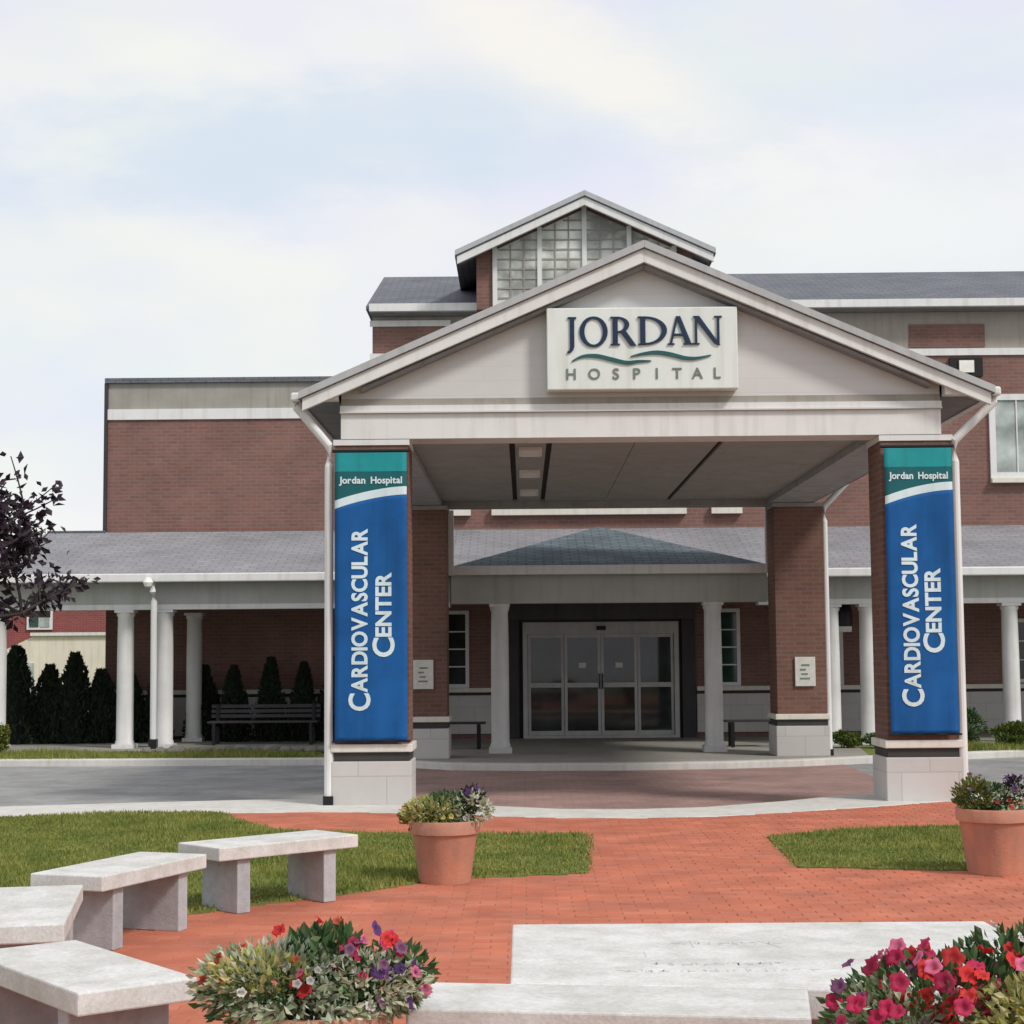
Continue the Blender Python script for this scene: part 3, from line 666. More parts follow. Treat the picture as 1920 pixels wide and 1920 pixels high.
for s_ in (-1, 1):
    xa, xb = (x1+.022, ac+3.76) if s_ > 0 else (ac-3.76, x0-.022)
    ztop = 6.05-slope*abs((xa if s_ > 0 else xb)-ac)
    pts = [(xa, 4.42), (xb, 4.42), (xb, 6.05-slope*abs(xb-ac)), (xa, 6.05-slope*abs(xa-ac))]
    kp(MB().xz(pts, CY-.147, CY+.02), 'eave_return', 'white')
    kp(MB().box(xa, xb, CY+.023, 28.2, 4.42, 4.45), 'eave_soffit', 'soffit')
    gx = ac + s_*3.85
    gt = kp(MB().box(gx-.055, gx+.055, CY-.12, 28.25, 4.41, 4.51), 'gutter', 'white', bevel=.025)
    px = -2.135 if s_ < 0 else 4.765
    for yy, pxx, sgn in ((CY-.02, px, s_), (27.1, px+.04, s_)):
        d_ = kp(MB().tube([(gx, yy, 4.45), (gx-.0*s_, yy, 4.36), (pxx, yy+.05, 3.93), (pxx, yy+.05, 3.7), (pxx, yy+.05, .1)], .048, 12), 'downspout', 'white')
        MB().box(pxx-.055, pxx+.055, yy-.01, yy+.11, -.08, .1).build('downspout_boot', M['black'], d_)

# ---------------------------------------------------------------- sign over the canopy beam
S = thing('wall_sign', (1.325, CY-.1, 4.5), 'white hospital name sign with navy capitals above the canopy beam', 'sign')
sx0, sx1, sz0, sz1 = .28, 2.375, 4.50, 5.41; sy = CY-.18
board = MB().box(sx0, sx1, sy, CY+.027, sz0, sz1).build('sign_board', M['signwhite'], S, bevel=.012)
def U(x, y): return (sx0 + (x-75)/(1825-75)*(sx1-sx0), sz1 - (y-110)/(845-110)*(sz1-sz0))
cnt = [0]
def lp(mb, pts):
    cnt[0] += 1; mb.xz([U(*p) for p in pts], sy-.018-.0007*(cnt[0] % 9), sy-.001)
def ell(cx, cy, rx, ry, a0, a1, n=20): return [(cx+rx*math.cos(R(a0+(a1-a0)*i/n)), cy+ry*math.sin(R(a0+(a1-a0)*i/n))) for i in range(n+1)]
def letter(polys):
    mb = MB()
    for p in polys: lp(mb, p)
    mb.build('letter', M['navy'], S)
def ring(cx, cy, ro, rp, ri, rq, a0=0, a1=360):
    out = []; n = 24
    for i in range(n):
        t0, t1 = a0+(a1-a0)*i/n, a0+(a1-a0)*(i+1)/n
        f = lambda rx, ry, t: (cx+rx*math.cos(R(t)), cy+ry*math.sin(R(t)))
        out.append([f(ro, rp, t0), f(ro, rp, t1), f(ri, rq, t1), f(ri, rq, t0)])
    return out
def ringmb(mb, *a):
    for q in ring(*a): mb.xz([U(*p) for p in q], sy-.0178, sy-.001)
letter([[(287, 205), (328, 205), (328, 460), (318, 490), (292, 515), (262, 520), (262, 505), (282, 492), (287, 465)], [(268, 195), (347, 195), (347, 210), (268, 210)]])
m_ = MB(); ringmb(m_, 505, 328, 130, 138, 84, 116); m_.build('letter', M['navy'], S)
m_ = MB(); lp(m_, [(680, 200), (727, 200), (727, 448), (680, 448)]); lp(m_, [(660, 195), (740, 195), (740, 208), (660, 208)]); lp(m_, [(660, 438), (745, 438), (745, 450), (660, 450)])
ringmb(m_, 728, 268, 105, 72, 60, 56, -90, 90); lp(m_, [(745, 326), (796, 318), (895, 455), (840, 455)]); m_.build('letter', M['navy'], S)
m_ = MB(); lp(m_, [(932, 200), (980, 200), (980, 448), (932, 448)]); lp(m_, [(912, 195), (985, 195), (985, 208), (912, 208)]); lp(m_, [(912, 438), (985, 438), (985, 450), (912, 450)])
ringmb(m_, 980, 322, 198, 127, 148, 110, -90, 90); m_.build('letter', M['navy'], S)
letter([[(1262, 195), (1282, 195), (1222, 448), (1200, 448)], [(1262, 195), (1300, 195), (1403, 448), (1348, 448)], [(1238, 352), (1335, 352), (1335, 370), (1238, 370)], [(1183, 438), (1245, 438), (1245, 450), (1183, 450)], [(1328, 438), (1420, 438), (1420, 450), (1328, 450)]])
letter([[(1434, 205), (1454, 205), (1454, 448), (1434, 448)], [(1418, 195), (1474, 195), (1662, 455), (1640, 455), (1608, 440)], [(1636, 200), (1658, 200), (1658, 448), (1636, 448)], [(1612, 195), (1682, 195), (1682, 207), (1612, 207)], [(1414, 438), (1474, 438), (1474, 450), (1414, 450)]])
def wave(pts, th):
    n = len(pts); up = []; dn = []
    for i, p in enumerate(pts):
        t = i/(n-1); k = th*(math.sin(math.pi*t)**.7)*.5+1.5
        up.append((p[0], p[1]-k)); dn.append((p[0], p[1]+k))
    mb = MB()
    for i in range(n-1): mb.xz([U(*up[i]), U(*up[i+1]), U(*dn[i+1]), U(*dn[i])], sy-.0178, sy-.001)
    mb.build('wave_emblem', M['tealink'], S)
def smooth(pts, k=6):
    P = [np.array(p, float) for p in pts]; out = []
    for i in range(len(P)-1):
        a, b, c, d = P[max(i-1, 0)], P[i], P[i+1], P[min(i+2, len(P)-1)]
        for j in range(k):
            t = j/k; out.append(tuple(.5*((2*b)+(c-a)*t+(2*a-5*b+4*c-d)*t*t+(3*b-a-3*c+d)*t**3)))
    return out + [tuple(P[-1])]
wave(smooth([(300, 592), (400, 548), (530, 545), (660, 575), (800, 607), (910, 597), (1030, 592)]), 34)
wave(smooth([(840, 552), (960, 528), (1080, 518), (1200, 535), (1340, 570), (1450, 572), (1580, 545)]), 34)
for ch, cxp in zip('HOSPITAL', (295, 507, 705, 897, 1080, 1265, 1450, 1632)):
    me = text_mesh(ch, .17, .002, .004); me.materials.append(M['greyink']); 
    xs_ = [v.co.x for v in me.vertices]; mid = (min(xs_)+max(xs_))/2
    o = bpy.data.objects.new('letter', me); COL.objects.link(o); o.parent = S
    p = U(cxp, 752); o.location = Vector((p[0]-mid, sy-.006, p[1])) - S.location; o.rotation_euler = (R(90), 0, 0)

# ---------------------------------------------------------------- pillar banners
def banner(x0, x1, z0, z1, label):
    B = thing('banner', ((x0+x1)/2, CY-.05, z0), label, 'banner', 'blue banners on the front pillars')
    by_ = CY-.055; n = 14; m = 60
    def wv(u, z): return .008*math.sin(u*7+z*1.3) + .010*math.sin(u*19)*max(0, 1-(z-z0)/.7) + .005*math.sin(z*5) + .006*math.sin(u*6-z*2.7) - .012
    def sheet(name, zlo, zhi, mat, y_off):
        mb = MB()
        for j in range(m+1):
            for i in range(n+1):
                u = i/n; lo, hi = zlo(u), zhi(u); z = lo+(hi-lo)*j/m
                mb.v.append((x0+(x1-x0)*u, by_+wv(u, z)-y_off, z))
        for j in range(m):
            for i in range(n):
                a = j*(n+1)+i; mb.f.append((a, a+1, a+n+2, a+n+1))
        o = mb.build(name, M[mat], B, smooth=False)
        for p in o.data.polygons: p.use_smooth = True
        sm = o.modifiers.new('thickness', 'SOLIDIFY'); sm.thickness = .002; sm.offset = 1
        return o
    crv = lambda u: 3.265 + .155*(1-(1-u)**1.8)
    sheet('blue_panel', lambda u: z0, lambda u: crv(u)-.045, 'blue', 0)
    sheet('white_stripe', lambda u: crv(u)-.045, lambda u: crv(u)+.045, 'bwhite', .002)
    sheet('dark_teal_panel', lambda u: crv(u)+.045, lambda u: 3.63, 'tealdark', 0)
    sheet('teal_panel', lambda u: 3.63, lambda u: z1, 'teal', .001)
    MB().tube([(x0-.03, by_-.0, z1+.02), (x1+.03, by_, z1+.02)], .018, 8).build('top_rod', M['black'], B)
    MB().tube([(x0-.03, by_-.0, z0-.01), (x1+.03, by_, z0-.01)], .012, 8).build('bottom_rod', M['black'], B)
    def word(body, size, xb, zs, length, bold, name='lettering', first=None, horiz=False):
        # capitals read upwards; the first one is larger
        parts_ = []; cur = 0
        for i, ch in enumerate(body):
            if ch == ' ': cur += size*.45; continue
            sz = size*(1.38 if (i == 0 and first) else 1)
            me = text_mesh(ch, sz, bold, .002); xs_ = [v.co.x for v in me.vertices]; lo, hi = min(xs_), max(xs_)
            dy = -size*.13 if (i == 0 and first) else 0
            parts_.append((me, cur-lo, dy)); cur += hi-lo + size*.035
        k = length/cur; V = []; F = []; b = 0
        for me, sx_, dy in parts_:
            for v in me.vertices:
                a = (v.co.x+sx_)*k; h = v.co.y+dy
                q = (xb+a, zs+h) if horiz else (xb-h, zs+a)
                V.append((q[0], by_+wv((q[0]-x0)/(x1-x0), q[1])-.0085-v.co.z*.4, q[1]))
            F += [tuple(q+b for q in p.vertices) for p in me.polygons]; b += len(me.vertices)
            bpy.data.meshes.remove(me)
        mb = MB(); mb.v = V; mb.f = F
        mb.build(name, M['bwhite'], B)
    w_ = x1-x0
    word('CARDIOVASCULAR', .235, x0+.445*w_, 1.02, 1.99, .008, first=True)
    word('CENTER', .235, x0+.775*w_, 1.60, .93, .008, first=True)
    word('Jordan', .105, x0+.06*w_, 3.50, .37*w_, .003, horiz=True)
    word('Hospital', .105, x0+.50*w_, 3.50, .44*w_, .003, horiz=True)
banner(-2.06, -1.27, .70, 3.84, 'blue and teal pillar banner with white capitals, on the pillar nearest the benches')
banner(3.965, 4.705, .73, 3.84, 'blue and teal pillar banner with white capitals, above the potted plant at the right edge')

# plaques on the rear pillars
for x_, lab in ((-1.59, 'pale plaque on the rear brick pillar beside the left banner'), (4.43, 'pale plaque on the rear brick pillar right of the entrance doors')):
    T = thing('wall_plaque', (x_, 27.04, 1.32), lab, 'plaque', 'plaques on the rear pillars')
    MB().box(x_-.16, x_+.16, 27.03, 27.066, 1.09, 1.55).build('plate', M['plaque'], T, bevel=.006)
    mk = MB()
    for k_ in range(4): mk.box(x_-.08+.02*(k_ % 2), x_+.07-.03*(k_ % 3), 27.024, 27.029, 1.2+.07*k_, 1.225+.07*k_)
    mk.build('print', M['greyink'], T)

# ---------------------------------------------------------------- lamps on the walkway
T = thing('globe_lamp', (-6.55, ey-.18, 2.95), 'small white globe lamp on the left walkway gutter', 'lamp')
MB().lathe([(.01, -.09), (.06, -.07), (.09, 0), (.06, .07), (.01, .09)], -6.55, ey-.20, 16, 2.93).build('globe', M['diffuser'], T, smooth=True)
MB().box(-6.6, -6.5, ey-.14, ey-.122, 2.85, 3.0).build('bracket', M['black'], T)
T = thing('hanging_lantern', (5.78, 31.2, 2.1), 'dark domed lantern with white diffuser hanging between the two columns right of the entrance', 'lamp')
MB().lathe([(.21, 0), (.215, .25), (.18, .40), (.10, .50), (.02, .54)], 5.78, 31.2, 20, 2.09).build('dome', M['dome'], T, smooth=True)
MB().lathe([(.19, -.1), (.2, -.02), (.2, -.002)], 5.78, 31.2, 20, 2.09).build('diffuser', M['diffuser'], T, smooth=True)
MB().tube([(5.78, 31.2, 2.66), (5.78, 31.2, 3.0)], .015, 6).build('stem', M['black'], T)

# ---------------------------------------------------------------- granite benches in a ring
SH = .425
def bench_proto():
    T = thing('granite_bench', (0, 0, 0), '', 'bench', 'granite benches around the brick circle')
    MB().box(-.55, .55, -.235, .235, SH-.085, SH).build('seat_slab', M['granite'], T, bevel=.008)
    for s_ in (-.34, .34):
        MB().box(s_-.05, s_+.05, -.2, .2, 0, SH-.086).build('leg', M['granite_shaded'], T, bevel=.006)
    return T
pb = bench_proto()
BN = [(-1.67, 11.28, 44, 'far granite bench standing at the lawn edge nearest the small flower pot'),
      (-2.33, 9.98, 70, 'middle granite bench standing between the far bench and the long slab at the left edge'),
      (-2.42, 8.35, 101, 'granite bench cut by the left edge, its end just left of the middle bench leg'),
      (-1.74, 6.72, 128, 'nearest granite bench in the lower left corner, left of the big flower pot'),
      (.29, 5.98, -8, 'granite bench in front of the engraved stone table, right of the big flower pot')]
for i, (x_, y_, a_, lab) in enumerate(BN):
    o = pb if i == 0 else copy_tree(pb)
    o.location = (x_, y_, 0); o.rotation_euler = (0, 0, R(a_)); o['label'] = lab
    if i in (2, 4): o.scale = (1.22, 1, 1)

T = thing('engraved_stone_table', (1.0, 7.0, 0), 'broad pale engraved granite slab lying low on its base behind the front bench', 'stone slab')
MB().xy([(-.06, 6.30), (2.02, 6.02), (2.02, 7.66), (-.06, 7.66)], .31, .42).build('slab', M['granite'], T, bevel=.008)
MB().box(.08, 1.88, 6.5, 7.5, 0, .309).build('base', M['granite_shaded'], T)
mk = MB(); r3 = random.Random(4)
def scratch(x, y, l, a, wd=.006):
    dx, dy = math.cos(a)*l/2, math.sin(a)*l/2; nx, ny = -math.sin(a)*wd/2, math.cos(a)*wd/2
    mk.xy([(x-dx-nx, y-dy-ny), (x+dx-nx, y+dy-ny), (x+dx+nx, y+dy+ny), (x-dx+nx, y-dy+ny)], .4205, .4212)
for row, (yy, xa, xb) in enumerate(((6.52, .36, 1.08), (6.66, .5, .98), (7.12, .62, 1.05))):
    xx = xa
    while xx < xb:
        for _ in range(r3.randint(1, 3)): scratch(xx+r3.uniform(-.012, .012), yy+r3.uniform(-.02, .02), r3.uniform(.02, .045), r3.choice([0, math.pi/2, math.pi/2, 1.3]))
        xx += r3.uniform(.028, .055)
for _ in range(3): scratch(r3.uniform(.15, 1.1), r3.uniform(6.75, 7.5), r3.uniform(.06, .22), r3.choice([1.4, 1.57, 1.75, 2.0]), .004)
mk.build('engraving', M['engrave'], T)['kind'] = 'stuff'

# ---------------------------------------------------------------- potted flowers
def pot_profile(r, h): return [(r*.72, 0), (r*.74, .02), (r*.92, h-.10), (r*.93, h-.095), (r*1.0, h-.09), (r*1.02, h-.01), (r*1.0, h), (r*.90, h), (r*.88, h-.05)]
def blossom_mesh(mat, r, seed=0, k=5):
    """five ruffled petals round a funnel throat"""
    me = bpy.data.meshes.new('blossom'); q = random.Random(seed); V = [(0, 0, -.55*r)]; F = []; n = k*4
    ph = [q.uniform(.85, 1.1) for _ in range(k)]
    for ring, (f, h) in enumerate(((.30, -.15), (.68, .08), (1.0, .0))):
        for i in range(n):
            a = 2*math.pi*(i+.5)/n; lobe = .5+.5*math.cos(k*a - math.pi)
            rr = r*f*(1-(.20*f)*lobe)*(ph[int(i/4)] if ring == 2 else 1)
            z = r*(h + (.16*math.sin(2*k*a+seed) + q.uniform(-.08, .08))*f*f - .10*lobe*f)
            V.append((rr*math.cos(a), rr*math.sin(a), z))
    for i in range(n):
        j = (i+1) % n; F.append((0, 1+i, 1+j))
        for g_ in (0, 1): F.append((1+g_*n+i, 1+(g_+1)*n+i, 1+(g_+1)*n+j, 1+g_*n+j))
    me.from_pydata(V, [], F); me.materials.append(M[mat])
    for p in me.polygons: p.use_smooth = True
    return me
def planter(x, y, r, h, label, clumps, blooms, seed, bl_r=.032, scale=1.0):
    """clumps: (material, dx, dy, dz, rx, ry, rz, count, leaf size, upright); blooms: (material, [(dx,dy,dz)...], radius)"""
    T = thing('flower_pot', (x, y, 0), label, 'flower pot', 'terracotta pots of flowers')
    p = MB().lathe(pot_profile(r, h), x, y, 40).build('pot', M['terracotta'], T, smooth=True)
    MB().lathe([(.01, 0), (r*.89, 0), (r*.885, -.02), (.01, -.02)], x, y, 32, h-.03).build('soil', M['soil'], T)
    q = np.random.default_rng(seed); stems = MB()
    for i, (mat, dx, dy, dz, rx, ry, rz, n, ls, up) in enumerate(clumps):
        d = q.normal(size=(n, 3)); d /= np.linalg.norm(d, axis=1)[:, None]; rad = q.uniform(.35, 1, n)**.5
        c = d*rad[:, None]*np.array([rx, ry, rz]) + np.array([x+dx, y+dy, h+dz])
        nor = d*1.0 + np.array([0, 0, up])
        o = cards('foliage', M[mat], T, c, nor, ls*q.uniform(.6, 1.25, n), .5, seed+i)
        for k_ in range(7):
            e_ = c[k_]; stems.tube([(x+dx*.5, y+dy*.5, h-.03), ((x+dx*.5+e_[0])/2, (y+dy*.5+e_[1])/2, (h+e_[2])/2+.02), tuple(e_)], .004, 5)
    stems.build('stems', M['stem'], T)
    for mat, pos, br_ in blooms:
        mes = [blossom_mesh(mat, br_*.82, seed+k_) for k_ in range(3)]
        for (dx, dy, dz) in pos:
            o = bpy.data.objects.new('blossom', rnd.choice(mes)); COL.objects.link(o); o.parent = T
            o.location = (dx, dy, h+dz)
            t_ = Vector((dx*.9 + rnd.uniform(-.3, .3), dy*.9 - .15 + rnd.uniform(-.25, .25), .26)).normalized()
            o.rotation_euler = t_.to_track_quat('Z', 'Y').to_euler(); o.scale = (rnd.uniform(.8, 1.15),)*3
    return T
def scat(n, cx, cy, cz, rx, ry, rz, seed):
    q = random.Random(seed); out = []
    while len(out) < n:
        v = Vector((q.gauss(0, 1), q.gauss(0, 1), q.gauss(0, 1))).normalized()
        if v.z < -.5 or v.y > .6: continue
        out.append((cx+v.x*rx, cy+v.y*ry, cz+v.z*rz))
    return out
planter(-.71, 5.78, .265, .45, 'large terracotta pot of grey green leaves and a few red blooms beside the nearest bench',
        [('greyleaf', -.12, .0, .08, .30, .26, .14, 1700, .036, .1), ('greyleaf', .16, -.02, .07, .24, .22, .12, 1100, .036, .1),
         ('darkleaf', .03, .08, .13, .16, .16, .13, 520, .055, .6), ('darkleaf', .25, .06, .08, .16, .18, .12, 420, .05, .4),
         ('limeleaf', -.16, -.10, .12, .18, .14, .08, 300, .042, .4), ('greyleaf', 0, -.22, .01, .24, .08, .05, 200, .04, -.3),
         ('darkleaf', -.1, 0, .02, .30, .25, .12, 600, .05, 0)],
        [('p_red', [(.0, -.22, .09), (-.03, -.2, .115), (.28, .02, .2), (.25, .0, .215), (.02, .05, .27), (-.12, .03, .24)], .038),
         ('p_crimson', [(.24, -.03, .20), (.29, -.05, .185), (.26, .06, .21)], .036), ('p_pink', [(.17, .02, .21), (.38, -.05, .06), (.35, -.08, .12), (-.02, -.2, .14)], .03),
         ('p_purple', [(.23, -.12, .13), (.27, -.12, .12), (.21, .05, .24), (.35, -.05, .13), (.33, -.1, .03), (.30, -.13, .14)], .034),
         ('p_orange', [(-.3, -.1, .17), (-.24, .0, .19), (-.35, -.1, .1), (.07, .1, .26)], .026), ('p_white', scat(14, -.02, -.1, .05, .27, .2, .1, 5), .022), ('p_mauve', scat(8, .2, -.05, .1, .18, .16, .12, 6), .028), ('p_orange', scat(7, -.15, -.05, .09, .2, .18, .12, 8), .024), ('p_crimson', scat(5, .22, -.02, .12, .14, .1, .1, 9), .032)], 11)
planter(1.38, 5.25, .27, .44, 'terracotta pot in the lower right corner overflowing with red petunias and yellow green leaves',
        [('darkleaf', -.1, 0, .06, .40, .33, .20, 2000, .042, .3), ('limeleaf', .22, -.2, .10, .34, .26, .15, 2600, .04, .3),
         ('greyleaf', -.30, -.05, .02, .18, .22, .18, 600, .045, 0), ('darkleaf', .18, .12, .2, .26, .2, .12, 600, .05, .7), ('purple', .32, .08, .2, .2, .15, .12, 260, .045, .7)],
        [('p_crimson', scat(34, -.24, -.05, .05, .24, .28, .20, 21) + scat(8, -.12, 0, .16, .2, .2, .12, 31), .040), ('p_red', scat(30, -.04, .0, .17, .30, .20, .10, 22) + scat(8, -.24, -.16, .03, .12, .14, .14, 32), .042),
         ('p_mauve', scat(18, -.32, .0, .04, .16, .24, .22, 23), .032), ('p_purple', scat(14, .3, .05, .22, .2, .16, .10, 24), .032), ('p_pink', scat(14, -.06, .02, .2, .28, .2, .1, 25), .034),
         ('p_white', scat(6, .12, .1, .27, .12, .1, .06, 26), .028), ('p_yellow', scat(16, .26, -.2, .12, .28, .2, .12, 27), .024)], 12)
planter(-.575, 12.32, .25, .44, 'small terracotta pot with yellow and purple flowers standing in front of the left banner pillar',
        [('limeleaf', -.10, -.03, .06, .22, .22, .11, 420, .05, .4), ('darkleaf', .03, .04, .09, .22, .2, .12, 420, .05, .5), ('greyleaf', .2, -.02, .08, .16, .18, .14, 330, .045, .2), ('purple', .2, .0, .15, .10, .1, .1, 120, .05, .6), ('yellowbush', -.2, -.02, .02, .14, .14, .09, 200, .045, .1)],
        [('p_yellow', scat(9, -.1, -.08, .07, .2, .18, .1, 41), .024), ('p_white', scat(7, .22, -.08, .07, .12, .14, .1, 42), .024), ('p_orange', scat(5, -.2, -.05, .04, .12, .14, .08, 43), .024), ('p_purple', scat(5, .22, -.05, .18, .08, .1, .05, 44), .03)], 13)
planter(3.42, 12.62, .27, .47, 'terracotta pot cut by the right edge, below the right banner',
        [('yellowbush', -.16, -.03, .10, .15, .16, .13, 380, .045, .5), ('darkleaf', -.05, .04, .07, .24, .2, .11, 420, .05, .5), ('purple', .16, 0, .14, .1, .12, .1, 160, .045, .6), ('greyleaf', .12, -.04, .06, .18, .18, .1, 260, .045, .2)],
        [('p_purple', scat(7, .14, -.05, .17, .1, .1, .07, 51), .03), ('p_mauve', scat(6, -.16, -.03, .17, .12, .12, .08, 52), .024), ('p_red', scat(6, .08, -.12, .02, .2, .1, .05, 53), .024)], 14)

# ---------------------------------------------------------------- conifers, shrubs
def conifer(x, y, h, r, label, seed):
    T = thing('conifer_shrub', (x, y, 0), label, 'shrub', 'dark upright conifers by the left walkway')
    q = np.random.default_rng(seed); n = 2600
    z = q.uniform(0.02, 1, n)**.9; prof_ = np.where(z < .25, .85+z*.6, 1.0)*np.clip(1.08-z, 0, 1)**.8*1.15
    a = q.uniform(0, 2*math.pi, n); lump = 1+.16*np.sin(a*3+z*9+seed)+.10*np.sin(a*7-z*15)
    rr = r*1.2*prof_*lump*q.uniform(.72, 1.06, n)
    c = np.c_[x+np.cos(a)*rr, y+np.sin(a)*rr, z*h]
    nor = np.c_[np.cos(a)*.5, np.sin(a)*.5, np.full(n, 1.0)]
    cards('foliage', M['conifer'], T, c, nor, q.uniform(.06, .13, n), .35, seed)
    MB().lathe([(r*.60, .02), (r*.72, h*.25), (r*.60, h*.55), (r*.34, h*.82), (.02, h*.95)], x, y, 14).build('dark_core', M['conifercore'], T)  # solid near-black body filling the shrub behind its foliage
    MB().tube([(x, y, 0), (x, y, .3)], .04, 6).build('trunk', M['bark'], T)
CF = [(-9.55, 32.2, 1.85, .42, 'leftmost dark conifer, behind the yellow green bush'), (-8.98, 32.4, 1.5, .36, 'dark conifer just right of the leftmost one, in front of the white shed'),
      (-8.48, 32.3, 1.72, .38, 'pointed dark conifer below the right end of the white shed'), (-8.0, 32.4, 1.4, .36, 'dark conifer at the brick corner, left of the first white column'),
      (-6.98, 32.5, 1.35, .24, 'slim dark conifer between the two front white columns'), (-6.15, 33.0, 1.45, .28, 'dark conifer behind the shaded rear column'),
      (-5.5, 32.5, 1.45, .27, 'dark conifer just right of the shaded rear column'), (-4.8, 32.5, 1.6, .27, 'tallest dark conifer behind the black bench'),
      (-4.18, 32.5, 1.5, .26, 'dark conifer behind the right half of the black bench'), (-3.6, 32.5, 1.6, .28, 'dark conifer nearest the left banner pillar'), (-7.45, 32.5, 1.3, .28, 'dark conifer hidden partly by the first white column'), (-3.05, 32.5, 1.55, .3, 'dark conifer behind the left banner pillar')]
for i, c_ in enumerate(CF): conifer(*c_, seed=60+i)
def bush(x, y, rx, ry, rz, mat, label, seed, n=1500, ls=.08, group=None):
    T = thing('leafy_shrub', (x, y, 0), label, 'shrub', group); q = np.random.default_rng(seed)
    k = 9; cc = q.normal(size=(k, 3)); cc /= np.linalg.norm(cc, axis=1)[:, None]; cc *= .55; idx = q.integers(0, k, n)
    d = q.normal(size=(n, 3)); d /= np.linalg.norm(d, axis=1)[:, None]
    c = (cc[idx] + d*.48*q.uniform(.6, 1, n)[:, None])*np.array([rx, ry, rz]) + np.array([x, y, rz*.9]); c[:, 2] = np.abs(c[:, 2])+.01
    cards('foliage', M[mat], T, c, d+np.array([0, 0, .4]), ls*q.uniform(.6, 1.3, n), .5, seed)
    st = MB()
    for i in range(6): st.tube([(x+.04*i-.1, y, 0), tuple(cc[i]*np.array([rx, ry, rz])+np.array([x, y, rz*.9]))], .012, 5)
    st.build('stems', M['bark'], T)
bush(-9.05, 29.3, .38, .35, .28, 'yellowbush', 'yellow green bush at the far left under the walkway end', 71, group='low leafy shrubs')
bush(5.5, 29.3, .3, .25, .16, 'bush', 'small green shrub at the foot of the column pair right of the entrance', 72, 800, group='low leafy shrubs')
bush(6.05, 29.2, .32, .25, .15, 'darkleaf', 'small dark shrub against the left side of the right banner pillar', 73, 800, group='low leafy shrubs')
bush(7.6, 29.6, .35, .3, .35, 'darkleaf', 'tall dark green shrub just right of the right banner pillar', 74, group='low leafy shrubs')
bush(8.35, 29.3, .45, .3, .22, 'bush', 'spreading green shrub between the right banner and the right edge column', 75, group='low leafy shrubs')
bush(9.1, 29.2, .4, .3, .18, 'bush', 'low green shrub in the bed at the right edge', 76, group='low leafy shrubs')
bush(10.0, 29.4, .5, .3, .25, 'bush', 'green shrub just outside the right edge of the bed', 77, group='low leafy shrubs')
# fieldstone edging
T = thing('stone_edging', (-4.6, 28.9, 0), 'row of rough grey fieldstones edging the left walkway', 'stone edging')
r4 = random.Random(5); x_ = -6.5
stone_meshes = []
for k_ in range(4):
    b_ = bmesh.new(); bmesh.ops.create_icosphere(b_, subdivisions=2, radius=1)
    for v_ in b_.verts: v_.co *= 1+r4.uniform(-.14, .14); v_.co.z = max(v_.co.z, -.6)
    me = bpy.data.meshes.new('stone'); b_.to_mesh(me); b_.free(); me.materials.append(M['rock']); stone_meshes.append(me)
while x_ < -2.6:
    s_ = r4.uniform(.09, .2); o = bpy.data.objects.new('stone', r4.choice(stone_meshes)); COL.objects.link(o); o.parent = T
    o.location = Vector((x_+s_, 28.9+r4.uniform(-.15, .15), .05)) - T.location; o.scale = (s_, s_*.7, s_*.55); o.rotation_euler = (0, 0, r4.uniform(0, 6)); x_ += s_*1.75

# black benches by the walls
def slat_bench(x, y, ln, label, back=True):
    T = thing('slatted_bench', (x, y, 0), label, 'bench', 'black slatted benches under the walkway')
    for k_ in range(4): MB().box(x-ln/2, x+ln/2, y-.22+.11*k_, y-.13+.11*k_, .43, .46).build('seat_slat', M['darkmetal'], T)
    for k_ in range(3 if back else 0): MB().box(x-ln/2, x+ln/2, y+.24, y+.265, .51+.09*k_, .57+.09*k_).build('back_slat', M['darkmetal'], T)
    for s_ in (-1, 1):
        xx = x+s_*(ln/2-.12); m_ = MB(); m_.box(xx-.03, xx+.03, y-.22, y-.16, 0, .428); m_.box(xx-.03, xx+.03, y+.2, y+.238, 0, .76 if back else .42); m_.box(xx-.03, xx+.03, y-.16, y+.2, .36, .42)
        m_.build('leg', M['black'], T)
slat_bench(-4.75, 31.3, 2.0, 'long black slatted bench under the left walkway in front of the conifers')
slat_bench(-1.15, 29.9, .95, 'short backless black bench left of the entrance column beside the rear pillar', False)
slat_bench(3.95, 29.9, .95, 'short backless black bench right of the entrance column beside the rear pillar', False)

# ---------------------------------------------------------------- purple leaved tree at the left edge
T = thing('purple_leaf_tree', (-5.32, 15.2, 0), 'purple leaved tree reaching in from the left edge, dark twigs against the sky', 'tree')
r5 = random.Random(12); limbs = MB(); tips = []
def grow(p, d, ln, r, depth):
    pts = [p]; q = p.copy(); dd = d.copy()
    for _ in range(4):
        dd = (dd + Vector((r5.uniform(-.12, .12), r5.uniform(-.12, .12), r5.uniform(-.03, .10)))).normalized(); q = q + dd*ln/4; pts.append(q.copy())
    limbs.tube(pts, r, 6, [r*(1-.12*i) for i in range(5)])
    if depth >= 1:
        for k_ in range(1, 5): tips.append((pts[k_].copy(), dd.copy(), depth))
    if depth < 3:
        for k_ in range(4 if depth else 6):
            a = r5.uniform(0, 2*math.pi); t_ = Vector((math.cos(a), math.sin(a), r5.uniform(-.1, 1.1))).normalized()
            grow(pts[r5.choice([2, 3, 4])], (dd*.6+t_).normalized(), ln*r5.uniform(.6, .85), r*.55, depth+1)
base = Vector((-5.32, 15.2, 0))
tk = MB().tube([base, base+Vector((.03, 0, .8)), base+Vector((-.02, 0, 2.15))], .09, 10, [.11, .085, .07]).build('trunk', M['bark'], T)
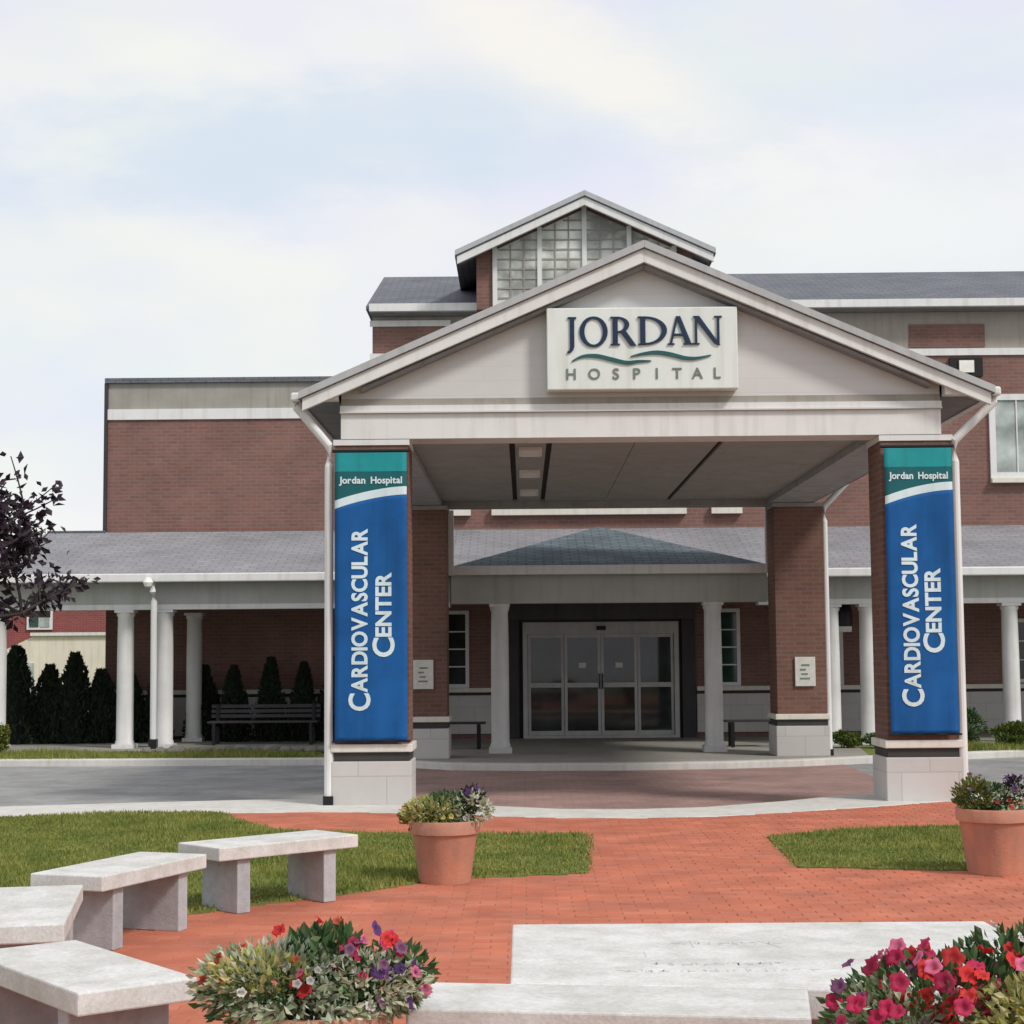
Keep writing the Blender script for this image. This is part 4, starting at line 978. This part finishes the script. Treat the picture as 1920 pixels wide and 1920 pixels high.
for a in (-20, 25, 75, 130, 190, 250, 300):
    grow(base+Vector((-.02, 0, 2.1)), Vector((math.cos(R(a))*.9, math.sin(R(a))*.9, r5.uniform(.1, 1.1))).normalized(), .74, .03, 1)
grow(base+Vector((-.02, 0, 2.1)), Vector((.05, 0, 1)), .8, .035, 1)
grow(base+Vector((-.02, 0, 1.95)), Vector((1, 0, .02)).normalized(), .85, .028, 1)
limbs.build('branches', M['bark'], T)
cs = []; ns_ = []
for p, d, dep in tips:
    n = r5.choice([3, 4, 6, 8]) if dep < 3 else r5.choice([2, 4, 6])
    for _ in range(n):
        o3 = Vector((r5.gauss(0, .05), r5.gauss(0, .05), r5.gauss(0, .05))); cs.append(tuple(p+o3)); ns_.append(tuple(d*.5+o3*8+Vector((0, 0, -.3))))
cards('crown', M['purple'], T, cs, ns_, np.random.default_rng(2).uniform(.07, .125, len(cs)), .55, 5)

# ---------------------------------------------------------------- buildings seen under the walkway, far left
B1 = thing('red_brick_house', (-17, 60, 0), 'distant red brick building seen under the left end of the walkway', 'building')
MB().box(-28, -13.0, 60, 68, 0, 5.0).build('wall', M['redbrick'], B1)
MB().box(-28.3, -12.7, 59.6, 68.4, 5.0, 5.35).build('roof', M['shingle_dark'], B1)
for xa in (-17.45, -20.6, -15.0):
    if xa == -15.0: continue
    f = MB(); f.box(xa, xa+.9, 59.93, 59.997, 2.65, 3.5)
    w_ = f.build('window', M['white'], B1)
    MB().box(xa+.1, xa+.42, 59.9, 59.928, 2.75, 3.4).build('pane', M['glassgreen'], w_); MB().box(xa+.48, xa+.8, 59.9, 59.928, 2.75, 3.4).build('pane', M['glasspale'], w_)
B2 = thing('white_shed', (-14, 52, 0), 'distant low white shed with a sloping left end, seen behind the conifers', 'building')
MB().xz([(-15.9, 0), (-9.5, 0), (-9.5, 2.32), (-14.9, 2.32), (-15.9, 1.85)], 52, 57).build('wall', M['dust'], B2)
MB().box(-15.0, -9.3, 51.9, 57.1, 2.323, 2.42).build('roof', M['white'], B2)
MB().box(-15.3, -14.9, 51.95, 51.997, .2, 1.5).build('door', M['glasspale'], B2)
